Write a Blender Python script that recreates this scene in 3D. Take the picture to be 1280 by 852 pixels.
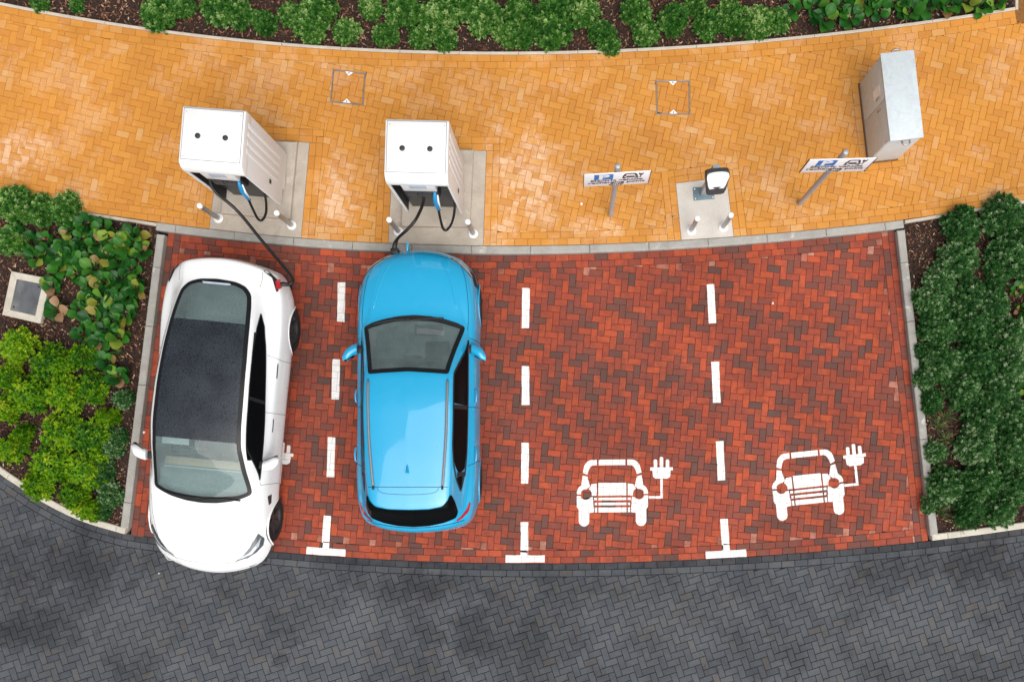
import bpy, bmesh, math, random
import numpy as np
from mathutils import Vector, Matrix
from mathutils.bvhtree import BVHTree
from mathutils.geometry import delaunay_2d_cdt

for o in list(bpy.data.objects): bpy.data.objects.remove(o, do_unlink=True)
scn = bpy.context.scene
COL = scn.collection
R = math.radians
random.seed(7); np.random.seed(7)

# ------------------------------------------------------------------ camera, sky, sun, exposure
H, F = 13.0, 1044.0                       # metres above the road, focal length in photo pixels (1280 wide)
cam = bpy.data.cameras.new('camera'); camo = bpy.data.objects.new('camera', cam); COL.objects.link(camo)
camo.location = (0, 0, H); camo.rotation_euler = (0, 0, 0)
cam.sensor_width = 36; cam.lens = F / 1280 * 36
cam.shift_x = -80 / 1280; cam.shift_y = 142 / 1280     # straight down view, cropped off-centre
cam.clip_end = 1000; scn.camera = camo
scn.render.resolution_x, scn.render.resolution_y = 1024, 681

world = bpy.data.worlds.new('World'); scn.world = world; world.use_nodes = True
wn = world.node_tree; wn.nodes.clear()
SUN_EL, SUN_AZ = 57, 156                   # azimuth clockwise from +Y
sky = wn.nodes.new('ShaderNodeTexSky'); sky.sky_type = 'NISHITA'; sky.sun_disc = False
sky.sun_elevation = R(SUN_EL); sky.sun_rotation = R(SUN_AZ); sky.dust_density = 6; sky.air_density = 1.0; sky.ozone_density = 1
hs = wn.nodes.new('ShaderNodeHueSaturation'); hs.inputs['Saturation'].default_value = 0.28
bg = wn.nodes.new('ShaderNodeBackground'); bg.inputs['Strength'].default_value = 0.06
wo = wn.nodes.new('ShaderNodeOutputWorld')
wn.links.new(sky.outputs[0], hs.inputs['Color']); wn.links.new(hs.outputs[0], bg.inputs[0]); wn.links.new(bg.outputs[0], wo.inputs[0])
sl = bpy.data.lights.new('sun', 'SUN'); sl.energy = 1.5; sl.angle = R(80); sl.color = (1, .965, .91)
so = bpy.data.objects.new('sun', sl); COL.objects.link(so)
so.rotation_euler = (R(90 - SUN_EL), 0, R(180 - SUN_AZ)); so.location = (3, 5, 20)
so['kind'] = 'helper'
vs = scn.view_settings; vs.view_transform = 'Standard'; vs.look = 'None'; vs.exposure = 0.86; vs.gamma = 1; vs.use_curve_mapping = False

def at(px, py, z=0.0):
    """photo pixel -> world XY on the level z"""
    return ((px - 720) * (H - z) / F, (568 - py) * (H - z) / F)

# ------------------------------------------------------------------ helpers
def link(o, parent=None):
    COL.objects.link(o)
    if parent is not None: o.parent = parent
    return o
def tag(o, label=None, cat=None, group=None, kind=None):
    if label: o['label'] = label
    if cat: o['category'] = cat
    if group: o['group'] = group
    if kind: o['kind'] = kind
    return o
def empty(name, loc=(0, 0, 0), rz=0):
    o = bpy.data.objects.new(name, None); o.empty_display_size = .1
    o.location = loc; o.rotation_euler = (0, 0, rz); return link(o)
def mesh_obj(name, v, f, mat, parent=None, smooth=False, loc=None, rot=None):
    me = bpy.data.meshes.new(name); me.from_pydata([tuple(p) for p in v], [], f); me.update()
    if smooth:
        me.polygons.foreach_set('use_smooth', [True] * len(me.polygons))
    if mat: me.materials.append(mat)
    o = bpy.data.objects.new(name, me)
    if loc is not None: o.location = loc
    if rot is not None: o.rotation_euler = rot
    return link(o, parent)
def bm_obj(name, bm, mat, parent=None, smooth=False, loc=None, rot=None, auto=None):
    me = bpy.data.meshes.new(name); bm.to_mesh(me); bm.free()
    if smooth:
        me.polygons.foreach_set('use_smooth', [True] * len(me.polygons))
        if auto: me.set_sharp_from_angle(angle=R(auto))
    if mat: me.materials.append(mat)
    o = bpy.data.objects.new(name, me)
    if loc is not None: o.location = loc
    if rot is not None: o.rotation_euler = rot
    return link(o, parent)
def rbox(name, x0, x1, y0, y1, z0, z1, mat, parent=None, bev=.006, seg=2, rot=None, pivot=None):
    bm = bmesh.new(); bmesh.ops.create_cube(bm, size=1)
    for v in bm.verts:
        v.co = Vector(((x0 + x1) / 2 + v.co.x * (x1 - x0), (y0 + y1) / 2 + v.co.y * (y1 - y0), (z0 + z1) / 2 + v.co.z * (z1 - z0)))
    if bev: bmesh.ops.bevel(bm, geom=bm.edges[:], offset=bev, segments=seg, affect='EDGES', profile=.5)
    if rot: bmesh.ops.rotate(bm, verts=bm.verts[:], cent=Vector(pivot or ((x0+x1)/2, (y0+y1)/2, (z0+z1)/2)), matrix=rot)
    return bm_obj(name, bm, mat, parent, smooth=True, auto=40)
def extrude_poly(name, poly, axis, a0, a1, mat, parent=None, bev=0.0, seg=2, smooth=True):
    """poly (u,v) extruded along axis 'x','y' or 'z' between a0 and a1; u,v are the two other axes in order"""
    bm = bmesh.new()
    def P(u, v, a): return {'x': (a, u, v), 'y': (u, a, v), 'z': (u, v, a)}[axis]
    A = [bm.verts.new(P(u, v, a0)) for u, v in poly]; B = [bm.verts.new(P(u, v, a1)) for u, v in poly]
    n = len(poly)
    bm.faces.new(A); bm.faces.new(B[::-1])
    for i in range(n): bm.faces.new((A[i], B[i], B[(i + 1) % n], A[(i + 1) % n]))
    bmesh.ops.recalc_face_normals(bm, faces=bm.faces[:])
    if bev: bmesh.ops.bevel(bm, geom=bm.edges[:], offset=bev, segments=seg, affect='EDGES', profile=.5)
    return bm_obj(name, bm, mat, parent, smooth=smooth, auto=40)
def lathe(name, prof, n, mat, parent=None, loc=None, rot=None, auto=40):
    v, f = [], []
    for r, z in prof:
        for k in range(n):
            a = 2 * math.pi * k / n; v.append((r * math.cos(a), r * math.sin(a), z))
    for i in range(len(prof) - 1):
        for k in range(n):
            f.append((i * n + k, i * n + (k + 1) % n, (i + 1) * n + (k + 1) % n, (i + 1) * n + k))
    if prof[0][0] > 1e-6 : f.append(tuple(range(n))[::-1])
    if prof[-1][0] > 1e-6: f.append(tuple(range((len(prof) - 1) * n, len(prof) * n)))
    o = mesh_obj(name, v, f, mat, parent, True, loc, rot)
    o.data.set_sharp_from_angle(angle=R(auto)); return o
def spline(pts, per=10):
    P = [np.array(p, float) for p in pts]; P = [2 * P[0] - P[1]] + P + [2 * P[-1] - P[-2]]
    out = []
    for i in range(1, len(P) - 2):
        for k in range(per):
            t = k / per
            out.append(.5 * (2 * P[i] + (P[i + 1] - P[i - 1]) * t + (2 * P[i - 1] - 5 * P[i] + 4 * P[i + 1] - P[i + 2]) * t * t + (3 * P[i] - P[i - 1] - 3 * P[i + 1] + P[i + 2]) * t ** 3))
    out.append(P[-2]); return out
def tube_data(path, r, n=10, v=None, f=None):
    v = [] if v is None else v; f = [] if f is None else f
    path = [Vector(p) for p in path]; b = len(v); m = len(path)
    t0 = (path[1] - path[0]).normalized(); nrm = t0.orthogonal().normalized()
    rr = r if hasattr(r, '__len__') else [r] * m
    for i, p in enumerate(path):
        t = (path[min(i + 1, m - 1)] - path[max(i - 1, 0)]).normalized()
        nrm = (nrm - t * nrm.dot(t)).normalized(); bn = t.cross(nrm)
        for k in range(n):
            a = 2 * math.pi * k / n; v.append(tuple(p + (nrm * math.cos(a) + bn * math.sin(a)) * rr[i]))
    for i in range(m - 1):
        for k in range(n):
            f.append((b + i * n + k, b + i * n + (k + 1) % n, b + (i + 1) * n + (k + 1) % n, b + (i + 1) * n + k))
    f.append(tuple(b + k for k in range(n))[::-1]); f.append(tuple(b + (m - 1) * n + k for k in range(n)))
    return v, f
def tube(name, path, r, mat, parent=None, n=10):
    v, f = tube_data(path, r, n); return mesh_obj(name, v, f, mat, parent, True)
def text_mesh(name, body, size, mat, parent, loc, rot=(0, 0, 0), align='CENTER', sx=1.0, bold=0.0):
    cu = bpy.data.curves.new('txt', 'FONT'); cu.body = body; cu.size = size; cu.align_x = align; cu.align_y = 'CENTER'
    cu.extrude = .0008; cu.offset = bold
    to = bpy.data.objects.new('txt', cu); COL.objects.link(to)
    dg = bpy.context.evaluated_depsgraph_get(); dg.update()
    me = bpy.data.meshes.new_from_object(to.evaluated_get(dg)); bpy.data.objects.remove(to, do_unlink=True)
    me.materials.clear(); me.materials.append(mat)
    o = bpy.data.objects.new(name, me); o.location = loc; o.rotation_euler = rot; o.scale = (sx, 1, 1)
    return link(o, parent)

# ------------------------------------------------------------------ materials
class NT:
    def __init__(s, name):
        s.m = bpy.data.materials.new(name); s.m.use_nodes = True; s.t = s.m.node_tree
        s.b = s.t.nodes['Principled BSDF']; s.out = s.t.nodes['Material Output']
    def n(s, typ, **kw):
        nd = s.t.nodes.new(typ)
        for k, v in kw.items(): setattr(nd, k, v)
        return nd
    def l(s, a, b): s.t.links.new(a, b)
    def noise(s, scale, detail=3, rough=.5, vec=None, w=None, dist=0):
        nd = s.n('ShaderNodeTexNoise'); nd.inputs['Scale'].default_value = scale; nd.inputs['Detail'].default_value = detail
        nd.inputs['Roughness'].default_value = rough; nd.inputs['Distortion'].default_value = dist
        if w is not None: nd.noise_dimensions = '4D'; s.l(w, nd.inputs['W'])
        if vec is not None: s.l(vec, nd.inputs['Vector'])
        return nd.outputs[0]
    def ramp(s, fac, stops, interp='LINEAR'):
        nd = s.n('ShaderNodeValToRGB'); cr = nd.color_ramp; cr.interpolation = interp
        while len(cr.elements) < len(stops): cr.elements.new(.5)
        for e, (p, c) in zip(cr.elements, stops):
            e.position = p; e.color = (c if hasattr(c, '__len__') else (c, c, c)) + (1,) if (hasattr(c, '__len__') and len(c) == 3) or not hasattr(c, '__len__') else c
        s.l(fac, nd.inputs[0]); return nd.outputs[0]
    def mix(s, fac, a, b, mode='MIX'):
        nd = s.n('ShaderNodeMix', data_type='RGBA', blend_type=mode)
        for i, x in ((0, fac), (6, a), (7, b)):
            if hasattr(x, 'links') or hasattr(x, 'is_linked'): s.l(x, nd.inputs[i])
            elif i == 0: nd.inputs[0].default_value = x
            else: nd.inputs[i].default_value = tuple(x) + (1,)
        return nd.outputs[2]
    def math(s, op, a, b=0.0):
        nd = s.n('ShaderNodeMath', operation=op)
        for i, x in ((0, a), (1, b)):
            if hasattr(x, 'is_linked'): s.l(x, nd.inputs[i])
            else: nd.inputs[i].default_value = x
        return nd.outputs[0]
    def pos(s): return s.n('ShaderNodeNewGeometry').outputs['Position']
    def objc(s): return s.n('ShaderNodeTexCoord').outputs['Object']
    def bump(s, h, strength=.3, dist=.01):
        nd = s.n('ShaderNodeBump'); nd.inputs['Strength'].default_value = strength; nd.inputs['Distance'].default_value = dist
        s.l(h, nd.inputs['Height']); s.l(nd.outputs[0], s.b.inputs['Normal'])
    def set(s, **kw):
        for k, v in kw.items():
            i = s.b.inputs[k.replace('_', ' ')]
            if hasattr(v, 'is_linked'): s.l(v, i)
            else: i.default_value = tuple(v) + (1,) if hasattr(v, '__len__') and len(v) == 3 else v
        return s
def plain(name, col, rough=.5, metal=0, coat=0, var=.06, scale=30, spec=.5):
    t = NT(name); ns = t.noise(scale, 4, .6, t.objc())
    c = t.mix(t.ramp(ns, [(.3, 0.0), (.7, 1.0)]), [x * (1 - var) for x in col], [min(1, x * (1 + var)) for x in col])
    t.set(Base_Color=c, Roughness=rough, Metallic=metal, Coat_Weight=coat, Specular_IOR_Level=spec); t.b.inputs['Coat Roughness'].default_value = .03
    return t.m
def tint_of(t):
    a = t.n('ShaderNodeAttribute', attribute_name='tint'); b = t.n('ShaderNodeAttribute', attribute_name='tint', attribute_type='OBJECT')
    return t.math('ADD', a.outputs['Fac'], b.outputs['Fac'])

def patch_mask(t, p, spots, soft=.5):
    """1 inside worn, damp, pale or painted-shade areas of the paving, with ragged edges; spots are (x, y, radius x, radius y)"""
    out = None; nz = t.math('MULTIPLY', t.math('SUBTRACT', t.noise(2.6, 6, .7, p), .5), 2.6)
    for x, y, rx, ry in spots:
        mp = t.n('ShaderNodeMapping'); mp.inputs['Location'].default_value = (-x / rx, -y / ry, 0); mp.inputs['Scale'].default_value = (1 / rx, 1 / ry, 0); t.l(p, mp.inputs[0])
        ln = t.n('ShaderNodeVectorMath', operation='LENGTH'); t.l(mp.outputs[0], ln.inputs[0])
        m = t.math('SUBTRACT', t.math('ADD', 1.0, nz), ln.outputs['Value']); out = m if out is None else t.math('MAXIMUM', out, m)
    return t.ramp(out, [(.05, 0.0), (.05 + soft, 1.0)])
def mat_red():
    t = NT('red_paver'); p = t.pos(); ti = tint_of(t)
    c = t.ramp(ti, [(0, (.45, .082, .033)), (.25, (.385, .068, .031)), (.5, (.30, .058, .034)), (.68, (.22, .060, .040)), (.82, (.155, .060, .046)), (.94, (.105, .058, .050)), (.95, (.36, .10, .06)), (1, (.50, .23, .165))])
    n1 = t.ramp(t.noise(9, 3, .6, p, t.math('MULTIPLY', ti, 37.0)), [(.42, 0.0), (.7, 1.0)])
    c = t.mix(t.math('MULTIPLY', n1, .7), c, (.135, .052, .040))
    drip = t.ramp(t.noise(3.2, 5, .75, p, dist=.4), [(.64, 0.0), (.74, 1.0)]); c = t.mix(t.math('MULTIPLY', drip, .5), c, (.075, .042, .036))
    n2 = t.ramp(t.noise(170, 2, .6, p), [(.3, .82), (.7, 1.14)]); c = t.mix(1.0, c, n2, 'MULTIPLY')
    n3 = t.ramp(t.noise(.55, 3, .5, p), [(.35, .84), (.7, 1.12)]); c = t.mix(1.0, c, n3, 'MULTIPLY')
    eff = t.ramp(t.noise(1.7, 5, .7, p, dist=.5), [(.66, 0.0), (.76, 1.0)]); c = t.mix(t.math('MULTIPLY', eff, .22), c, (.52, .40, .36))
    shade_and_track = patch_mask(t, p, [(*at(255, 560), 1.1, 3.0), (*at(395, 500), .55, 2.6), (*at(625, 480), .45, 2.2), (*at(745, 520), .16, 1.5), (*at(830, 500), .16, 1.5), (*at(765, 470), .35, .5)], .9)  # shade under and beside the cars painted in, plus tyre tracks
    c = t.mix(t.math('MULTIPLY', shade_and_track, .34), c, (.085, .046, .038))
    t.set(Base_Color=c, Roughness=t.ramp(t.noise(2.5, 3, .6, p), [(.35, .5), (.7, .8)]), Specular_IOR_Level=.2); t.bump(t.noise(320, 3, .6, p), .25, .004); return t.m
def mat_yellow():
    t = NT('yellow_paver'); p = t.pos(); ti = tint_of(t)
    c = t.ramp(ti, [(0, (.54, .225, .040)), (.3, (.575, .245, .045)), (.62, (.60, .265, .052)), (.85, (.52, .212, .042)), (.93, (.58, .26, .060)), (1, (.61, .32, .11))])
    n2 = t.ramp(t.noise(190, 2, .6, p), [(.3, .88), (.7, 1.1)]); c = t.mix(1.0, c, n2, 'MULTIPLY')
    n3 = t.ramp(t.noise(.8, 4, .6, p), [(.33, .90), (.68, 1.06)]); c = t.mix(1.0, c, n3, 'MULTIPLY')
    # pale efflorescence, patchy and paver by paver
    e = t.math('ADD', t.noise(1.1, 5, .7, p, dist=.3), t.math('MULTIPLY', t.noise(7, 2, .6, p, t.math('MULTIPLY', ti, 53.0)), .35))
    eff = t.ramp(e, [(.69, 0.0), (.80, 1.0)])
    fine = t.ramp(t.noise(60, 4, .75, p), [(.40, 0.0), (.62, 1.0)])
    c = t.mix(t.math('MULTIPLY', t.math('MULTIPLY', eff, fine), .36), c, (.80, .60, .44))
    lime = patch_mask(t, p, [(*at(655, 225, .1), .75, 1.0), (*at(625, 285, .1), .4, .35), (*at(425, 245, .1), .45, .7), (*at(745, 285, .1), .5, .25), (*at(25, 190, .1), .6, .5)], .6)  # pale lime bloom; sky sheen on wet pavers is painted in with it
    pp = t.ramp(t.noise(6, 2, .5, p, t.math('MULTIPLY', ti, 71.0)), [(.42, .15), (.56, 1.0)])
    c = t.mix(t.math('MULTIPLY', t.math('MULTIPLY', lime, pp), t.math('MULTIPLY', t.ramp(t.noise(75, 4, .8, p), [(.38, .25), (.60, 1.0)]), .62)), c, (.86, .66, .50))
    t.set(Base_Color=c, Roughness=t.ramp(e, [(.5, .7), (.8, .42)]), Specular_IOR_Level=.2); t.bump(t.noise(320, 3, .6, p), .22, .004); return t.m
def mat_dark():
    t = NT('charcoal_paver'); p = t.pos(); ti = tint_of(t)
    c = t.ramp(ti, [(0, (.048, .054, .064)), (.4, (.060, .066, .076)), (.75, (.073, .078, .086)), (.92, (.080, .075, .074)), (1, (.029, .032, .039))])
    dust = t.ramp(t.noise(.7, 5, .62, p, dist=.4), [(.36, .72), (.62, 1.32)]); c = t.mix(1.0, c, dust, 'MULTIPLY')
    pale = t.ramp(t.noise(6, 5, .7, p), [(.42, 0.0), (.7, 1.0)]); c = t.mix(t.math('MULTIPLY', pale, .30), c, (.115, .122, .13))
    damp = t.ramp(t.noise(1.15, 8, .72, p, dist=.25), [(.555, 0.0), (.63, 1.0)]); c = t.mix(t.math('MULTIPLY', damp, .70), c, (.030, .032, .038))
    wet = patch_mask(t, p, [(*at(95, 705), 1.5, .75), (*at(20, 790), 1.2, .35), (*at(1235, 705), 1.1, .5), (*at(540, 735), 1.1, .3), (*at(590, 800), .45, .6)], .7)
    c = t.mix(t.math('MULTIPLY', wet, .62), c, (.022, .024, .029))
    worn = patch_mask(t, p, [(*at(170, 790), 1.1, .8), (*at(830, 770), 1.6, .7), (*at(1130, 790), 1.2, .6), (*at(450, 770), .8, .6)], .7); c = t.mix(t.math('MULTIPLY', worn, .2), c, (.17, .18, .19))
    sp = t.ramp(t.noise(20, 4, .75, p), [(.60, 0.0), (.68, 1.0)]); c = t.mix(t.math('MULTIPLY', sp, .5), c, (.034, .035, .04))
    n2 = t.ramp(t.noise(210, 2, .6, p), [(.3, .8), (.7, 1.2)]); c = t.mix(1.0, c, n2, 'MULTIPLY')
    t.set(Base_Color=c, Roughness=t.ramp(damp, [(0, .8), (1, .5)]), Specular_IOR_Level=.2); t.bump(t.noise(320, 3, .6, p), .3, .004); return t.m
def mat_joint(name, col):
    t = NT(name); p = t.pos(); n = t.ramp(t.noise(25, 4, .7, p), [(.3, .6), (.7, 1.3)])
    t.set(Base_Color=t.mix(1.0, col, n, 'MULTIPLY'), Roughness=.95); return t.m
def mat_concrete(name, a, b, stain=(.2, .17, .14), pale=0.0):
    t = NT(name); p = t.pos(); n = t.noise(3.5, 6, .65, p)
    c = t.mix(t.ramp(n, [(.3, 0.0), (.7, 1.0)]), a, b)
    c = t.mix(t.math('MULTIPLY', t.ramp(t.noise(1.8, 5, .7, p, dist=.8), [(.52, 0.0), (.7, 1.0)]), .4), c, stain)
    c = t.mix(1.0, c, t.ramp(t.noise(90, 3, .6, p), [(.3, .87), (.7, 1.1)]), 'MULTIPLY')
    if pale: c = t.mix(t.math('MULTIPLY', t.ramp(t.noise(2.3, 6, .8, p, dist=.3), [(.60, 0.0), (.66, 1.0)]), pale), c, (.72, .71, .68))
    t.set(Base_Color=c, Roughness=.85); t.bump(t.noise(150, 4, .6, p), .25, .004); return t.m
def mat_paint(name, col, coat=1.0, rough=.35, spec=.5):
    t = NT(name); t.set(Base_Color=col, Roughness=rough, Coat_Weight=coat, Specular_IOR_Level=spec)
    t.b.inputs['Coat Roughness'].default_value = .04
    t.set(Roughness=t.ramp(t.noise(6, 4, .6, t.objc()), [(.3, rough * .8), (.7, rough * 1.25)])); return t.m
def mat_glass(name, tint, sky_haze, sky_haze_col):
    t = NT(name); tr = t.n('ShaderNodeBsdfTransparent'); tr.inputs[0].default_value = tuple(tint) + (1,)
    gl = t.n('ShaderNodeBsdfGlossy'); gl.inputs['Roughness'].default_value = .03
    df = t.n('ShaderNodeBsdfDiffuse'); df.inputs[0].default_value = tuple(sky_haze_col) + (1,)  # diffuse colour mixed in to stand for the sky's reflection
    m1 = t.n('ShaderNodeMixShader'); t.l(t.math('MULTIPLY', t.ramp(t.noise(5, 4, .6, t.objc()), [(.3, .75), (.7, 1.2)]), sky_haze), m1.inputs[0])
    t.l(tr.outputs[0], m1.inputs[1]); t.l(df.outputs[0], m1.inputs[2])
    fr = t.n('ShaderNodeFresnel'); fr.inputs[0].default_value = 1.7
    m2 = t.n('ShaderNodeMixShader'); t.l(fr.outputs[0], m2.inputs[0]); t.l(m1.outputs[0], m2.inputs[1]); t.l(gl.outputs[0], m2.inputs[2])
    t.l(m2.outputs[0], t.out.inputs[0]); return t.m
def mat_leaf(name, stops, rough=.45, back=.3):
    t = NT(name); ti = tint_of(t)
    oi = t.n('ShaderNodeObjectInfo'); k = t.math('ADD', ti, t.math('MULTIPLY', t.math('SUBTRACT', oi.outputs['Random'], .5), .25))
    c = t.ramp(k, stops); t.set(Base_Color=c, Roughness=rough, Specular_IOR_Level=.25)
    tl = t.n('ShaderNodeBsdfTranslucent'); t.l(c, tl.inputs[0]); mx = t.n('ShaderNodeMixShader'); mx.inputs[0].default_value = back
    t.l(t.b.outputs[0], mx.inputs[1]); t.l(tl.outputs[0], mx.inputs[2]); t.l(mx.outputs[0], t.out.inputs[0]); return t.m

M = {}
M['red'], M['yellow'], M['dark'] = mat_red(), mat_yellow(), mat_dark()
M['jr'] = mat_joint('red_joint', (.040, .018, .016)); M['jy'] = mat_joint('yellow_joint', (.22, .095, .022)); M['jd'] = mat_joint('charcoal_joint', (.012, .013, .016))
M['kerb'] = mat_concrete('kerb_concrete', (.30, .29, .265), (.41, .40, .37), (.18, .17, .155), .5)
M['edging'] = mat_concrete('edging_concrete', (.46, .40, .33), (.58, .52, .44), (.30, .25, .20))
M['palekerb'] = mat_concrete('pale_kerb_concrete', (.48, .44, .37), (.62, .58, .50), (.33, .29, .23))
M['pad'] = mat_concrete('pad_concrete', (.40, .345, .285), (.52, .46, .39), (.30, .25, .20), .35)
M['padpale'] = mat_concrete('pale_pad_concrete', (.52, .475, .43), (.62, .58, .53), (.45, .40, .35))
M['ground'] = mat_joint('bare_ground', (.07, .06, .05))
def mat_soil():
    t = NT('soil'); p = t.pos(); c = t.mix(t.ramp(t.noise(35, 5, .7, p), [(.3, 0.0), (.7, 1.0)]), (.012, .008, .006), (.060, .030, .020))
    t.set(Base_Color=c, Roughness=.95); t.bump(t.noise(60, 5, .7, p), .8, .03); return t.m
M['soil'] = mat_soil()
def mat_chip():
    t = NT('bark_chip'); c = t.ramp(tint_of(t), [(0, (.018, .010, .007)), (.4, (.065, .026, .015)), (.6, (.17, .065, .032)), (.85, (.29, .14, .075)), (1, (.50, .36, .25))])
    t.set(Base_Color=c, Roughness=.8); return t.m
M['chip'] = mat_chip()
def mat_marking():
    t = NT('road_marking_white'); p = t.pos()
    c = t.mix(t.ramp(t.noise(14, 5, .7, p), [(.35, 0.0), (.6, 1.0)]), (.74, .72, .69), (.84, .83, .81))
    c = t.mix(t.math('MULTIPLY', t.ramp(t.noise(45, 4, .8, p), [(.62, 0.0), (.7, 1.0)]), .35), c, (.42, .22, .17))
    t.set(Base_Color=c, Roughness=.6); return t.m
M['marking'] = mat_marking()
M['white_metal'] = plain('white_powder_coat', (.80, .80, .80), .35, 0, .2, .02)
M['white_panel'] = plain('white_side_panel', (.74, .75, .76), .4, 0, .1, .02)
M['black'] = plain('black_plastic', (.012, .012, .013), .5, 0, 0, .2)
M['charcoal'] = plain('charcoal_plastic', (.045, .047, .05), .5, 0, 0, .15)
M['rubber'] = plain('cable_rubber', (.010, .010, .010), .42, 0, 0, .2)
M['tyre'] = plain('tyre_rubber', (.014, .014, .015), .8, 0, 0, .2)
M['steel'] = plain('brushed_steel', (.42, .42, .43), .38, .85, 0, .18, 12)
M['greysteel'] = plain('galvanised_tube', (.40, .41, .43), .5, .35, 0, .1, 20)
M['white'] = plain('white_plastic', (.82, .82, .82), .4, 0, 0, .02)
M['blue_plug'] = plain('blue_connector', (.015, .25, .52), .4, 0, 0, .1)
M['label_grey'] = plain('grey_label', (.48, .55, .66), .4, 0, 0, .15, 8)
def mat_galv():
    t = NT('galvanised_sheet'); p = t.objc(); v = t.n('ShaderNodeTexVoronoi'); v.inputs['Scale'].default_value = 26; t.l(p, v.inputs['Vector'])
    n = t.noise(7, 6, .75, p, dist=1.2)
    c = t.mix(t.ramp(n, [(.35, 0.0), (.65, 1.0)]), (.44, .50, .54), (.66, .72, .75)); c = t.mix(.25, c, v.outputs['Color'], 'SOFT_LIGHT')
    t.set(Base_Color=t.mix(.6, c, (.55, .61, .64)), Metallic=.1, Roughness=t.ramp(n, [(.3, .38), (.7, .62)])); return t.m
M['galv'] = mat_galv()
M['sign_white'] = plain('sign_face_white', (.84, .86, .90), .35, 0, 0, .02)
M['sign_blue'] = plain('sign_blue', (.006, .17, .50), .35, 0, 0, .05)
M['sign_black'] = plain('sign_black', (.02, .018, .022), .4, 0, 0, .1)
M['carwhite'] = mat_paint('car_paint_white', (.80, .81, .82), .6, .3)
M['carblue'] = mat_paint('car_paint_blue', (.008, .36, .64), 1.0, .34, .6)
def mat_roofglass():
    t = NT('tinted_roof_glass'); p = t.objc()
    d = t.ramp(t.noise(60, 3, .6, p), [(.52, 0.0), (.60, 1.0)]); big = t.ramp(t.noise(3, 3, .6, p), [(.3, .7), (.7, 1.2)])
    c = t.mix(1.0, t.mix(d, (.030, .037, .048), (.010, .013, .018)), big, 'MULTIPLY')
    t.set(Base_Color=c, Roughness=t.ramp(d, [(0, .34), (1, .15)]), Specular_IOR_Level=.32); t.bump(d, .3, .003); return t.m
M['roofglass'] = mat_roofglass()
M['frit'] = plain('black_glass_border', (.010, .011, .013), .3, 0, 0, .1, spec=.25)
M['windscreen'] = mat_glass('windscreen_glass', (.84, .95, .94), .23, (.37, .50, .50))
M['darkglass'] = plain('dark_side_glass', (.004, .0045, .005), .2, 0, 0, .2, spec=.03)
M['gap'] = plain('panel_gap_black', (.012, .012, .013), .7, 0, 0, .1)
M['gapwhite'] = plain('panel_gap_grey', (.20, .20, .21), .7, 0, 0, .1)
M['gapblue'] = plain('panel_gap_navy', (.004, .05, .12), .7, 0, 0, .1)
M['lamp'] = plain('lamp_lens', (.50, .54, .58), .1, .3, 1, .25, 14)
M['lampdark'] = plain('lamp_housing', (.10, .11, .12), .2, .3, .6, .3, 14)
M['redlamp'] = plain('red_lamp_lens', (.40, .008, .012), .12, 0, 1, .15)
M['silver'] = plain('silver_rail', (.36, .38, .40), .35, .6, 0, .08)
M['railgrey'] = plain('roof_rail_grey', (.20, .22, .24), .4, .2, 0, .08)
M['seat'] = plain('seat_fabric_grey', (.10, .115, .125), .8, 0, 0, .2)
M['seatlight'] = plain('seat_fabric_pale', (.45, .50, .53), .7, 0, 0, .1)
M['dash'] = plain('dashboard_grey', (.20, .26, .27), .75, 0, 0, .15)
M['wood'] = plain('pale_wood_trim', (.46, .36, .26), .45, 0, .2, .12)
M['rim'] = plain('dark_alloy', (.04, .042, .045), .45, .1, .1, .2)

# ------------------------------------------------------------------ 2D polygon tools
def area(p):
    return .5 * sum(p[i][0] * p[(i + 1) % len(p)][1] - p[(i + 1) % len(p)][0] * p[i][1] for i in range(len(p)))
def clip_half(p, a, b, keep=1):
    out = []; dx, dy = b[0] - a[0], b[1] - a[1]; n = len(p)
    if n == 0: return out
    s = [keep * (dx * (q[1] - a[1]) - dy * (q[0] - a[0])) for q in p]
    for i in range(n):
        j = (i + 1) % n
        if s[i] >= 0: out.append(p[i])
        if (s[i] > 0 and s[j] < 0) or (s[i] < 0 and s[j] > 0):
            t = s[i] / (s[i] - s[j]); out.append((p[i][0] + t * (p[j][0] - p[i][0]), p[i][1] + t * (p[j][1] - p[i][1])))
    return out
def clip_convex(p, c):
    for i in range(len(c)):
        p = clip_half(p, c[i], c[(i + 1) % len(c)])
        if len(p) < 3: return []
    return p
def subtract(p, c):
    res = []; rem = p
    for i in range(len(c)):
        o = clip_half(rem, c[i], c[(i + 1) % len(c)], -1)
        if len(o) >= 3 and abs(area(o)) > 2e-4: res.append(o)
        rem = clip_half(rem, c[i], c[(i + 1) % len(c)])
        if len(rem) < 3: break
    return res
def clean(p, e=1e-4):
    q = []
    for a in p:
        if not q or (a[0] - q[-1][0]) ** 2 + (a[1] - q[-1][1]) ** 2 > e * e: q.append(a)
    if len(q) > 1 and (q[0][0] - q[-1][0]) ** 2 + (q[0][1] - q[-1][1]) ** 2 < e * e: q.pop()
    return q
def inset(p, d):
    n = len(p); out = []
    for i in range(n):
        a, b, c = p[i - 1], p[i], p[(i + 1) % n]
        e1 = (b[0] - a[0], b[1] - a[1]); e2 = (c[0] - b[0], c[1] - b[1])
        l1 = math.hypot(*e1) or 1e-9; l2 = math.hypot(*e2) or 1e-9
        n1 = (-e1[1] / l1, e1[0] / l1); n2 = (-e2[1] / l2, e2[0] / l2)
        k = 1 + n1[0] * n2[0] + n1[1] * n2[1]; k = max(k, .35)
        out.append((b[0] + d * (n1[0] + n2[0]) / k, b[1] + d * (n1[1] + n2[1]) / k))
    return out
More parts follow.
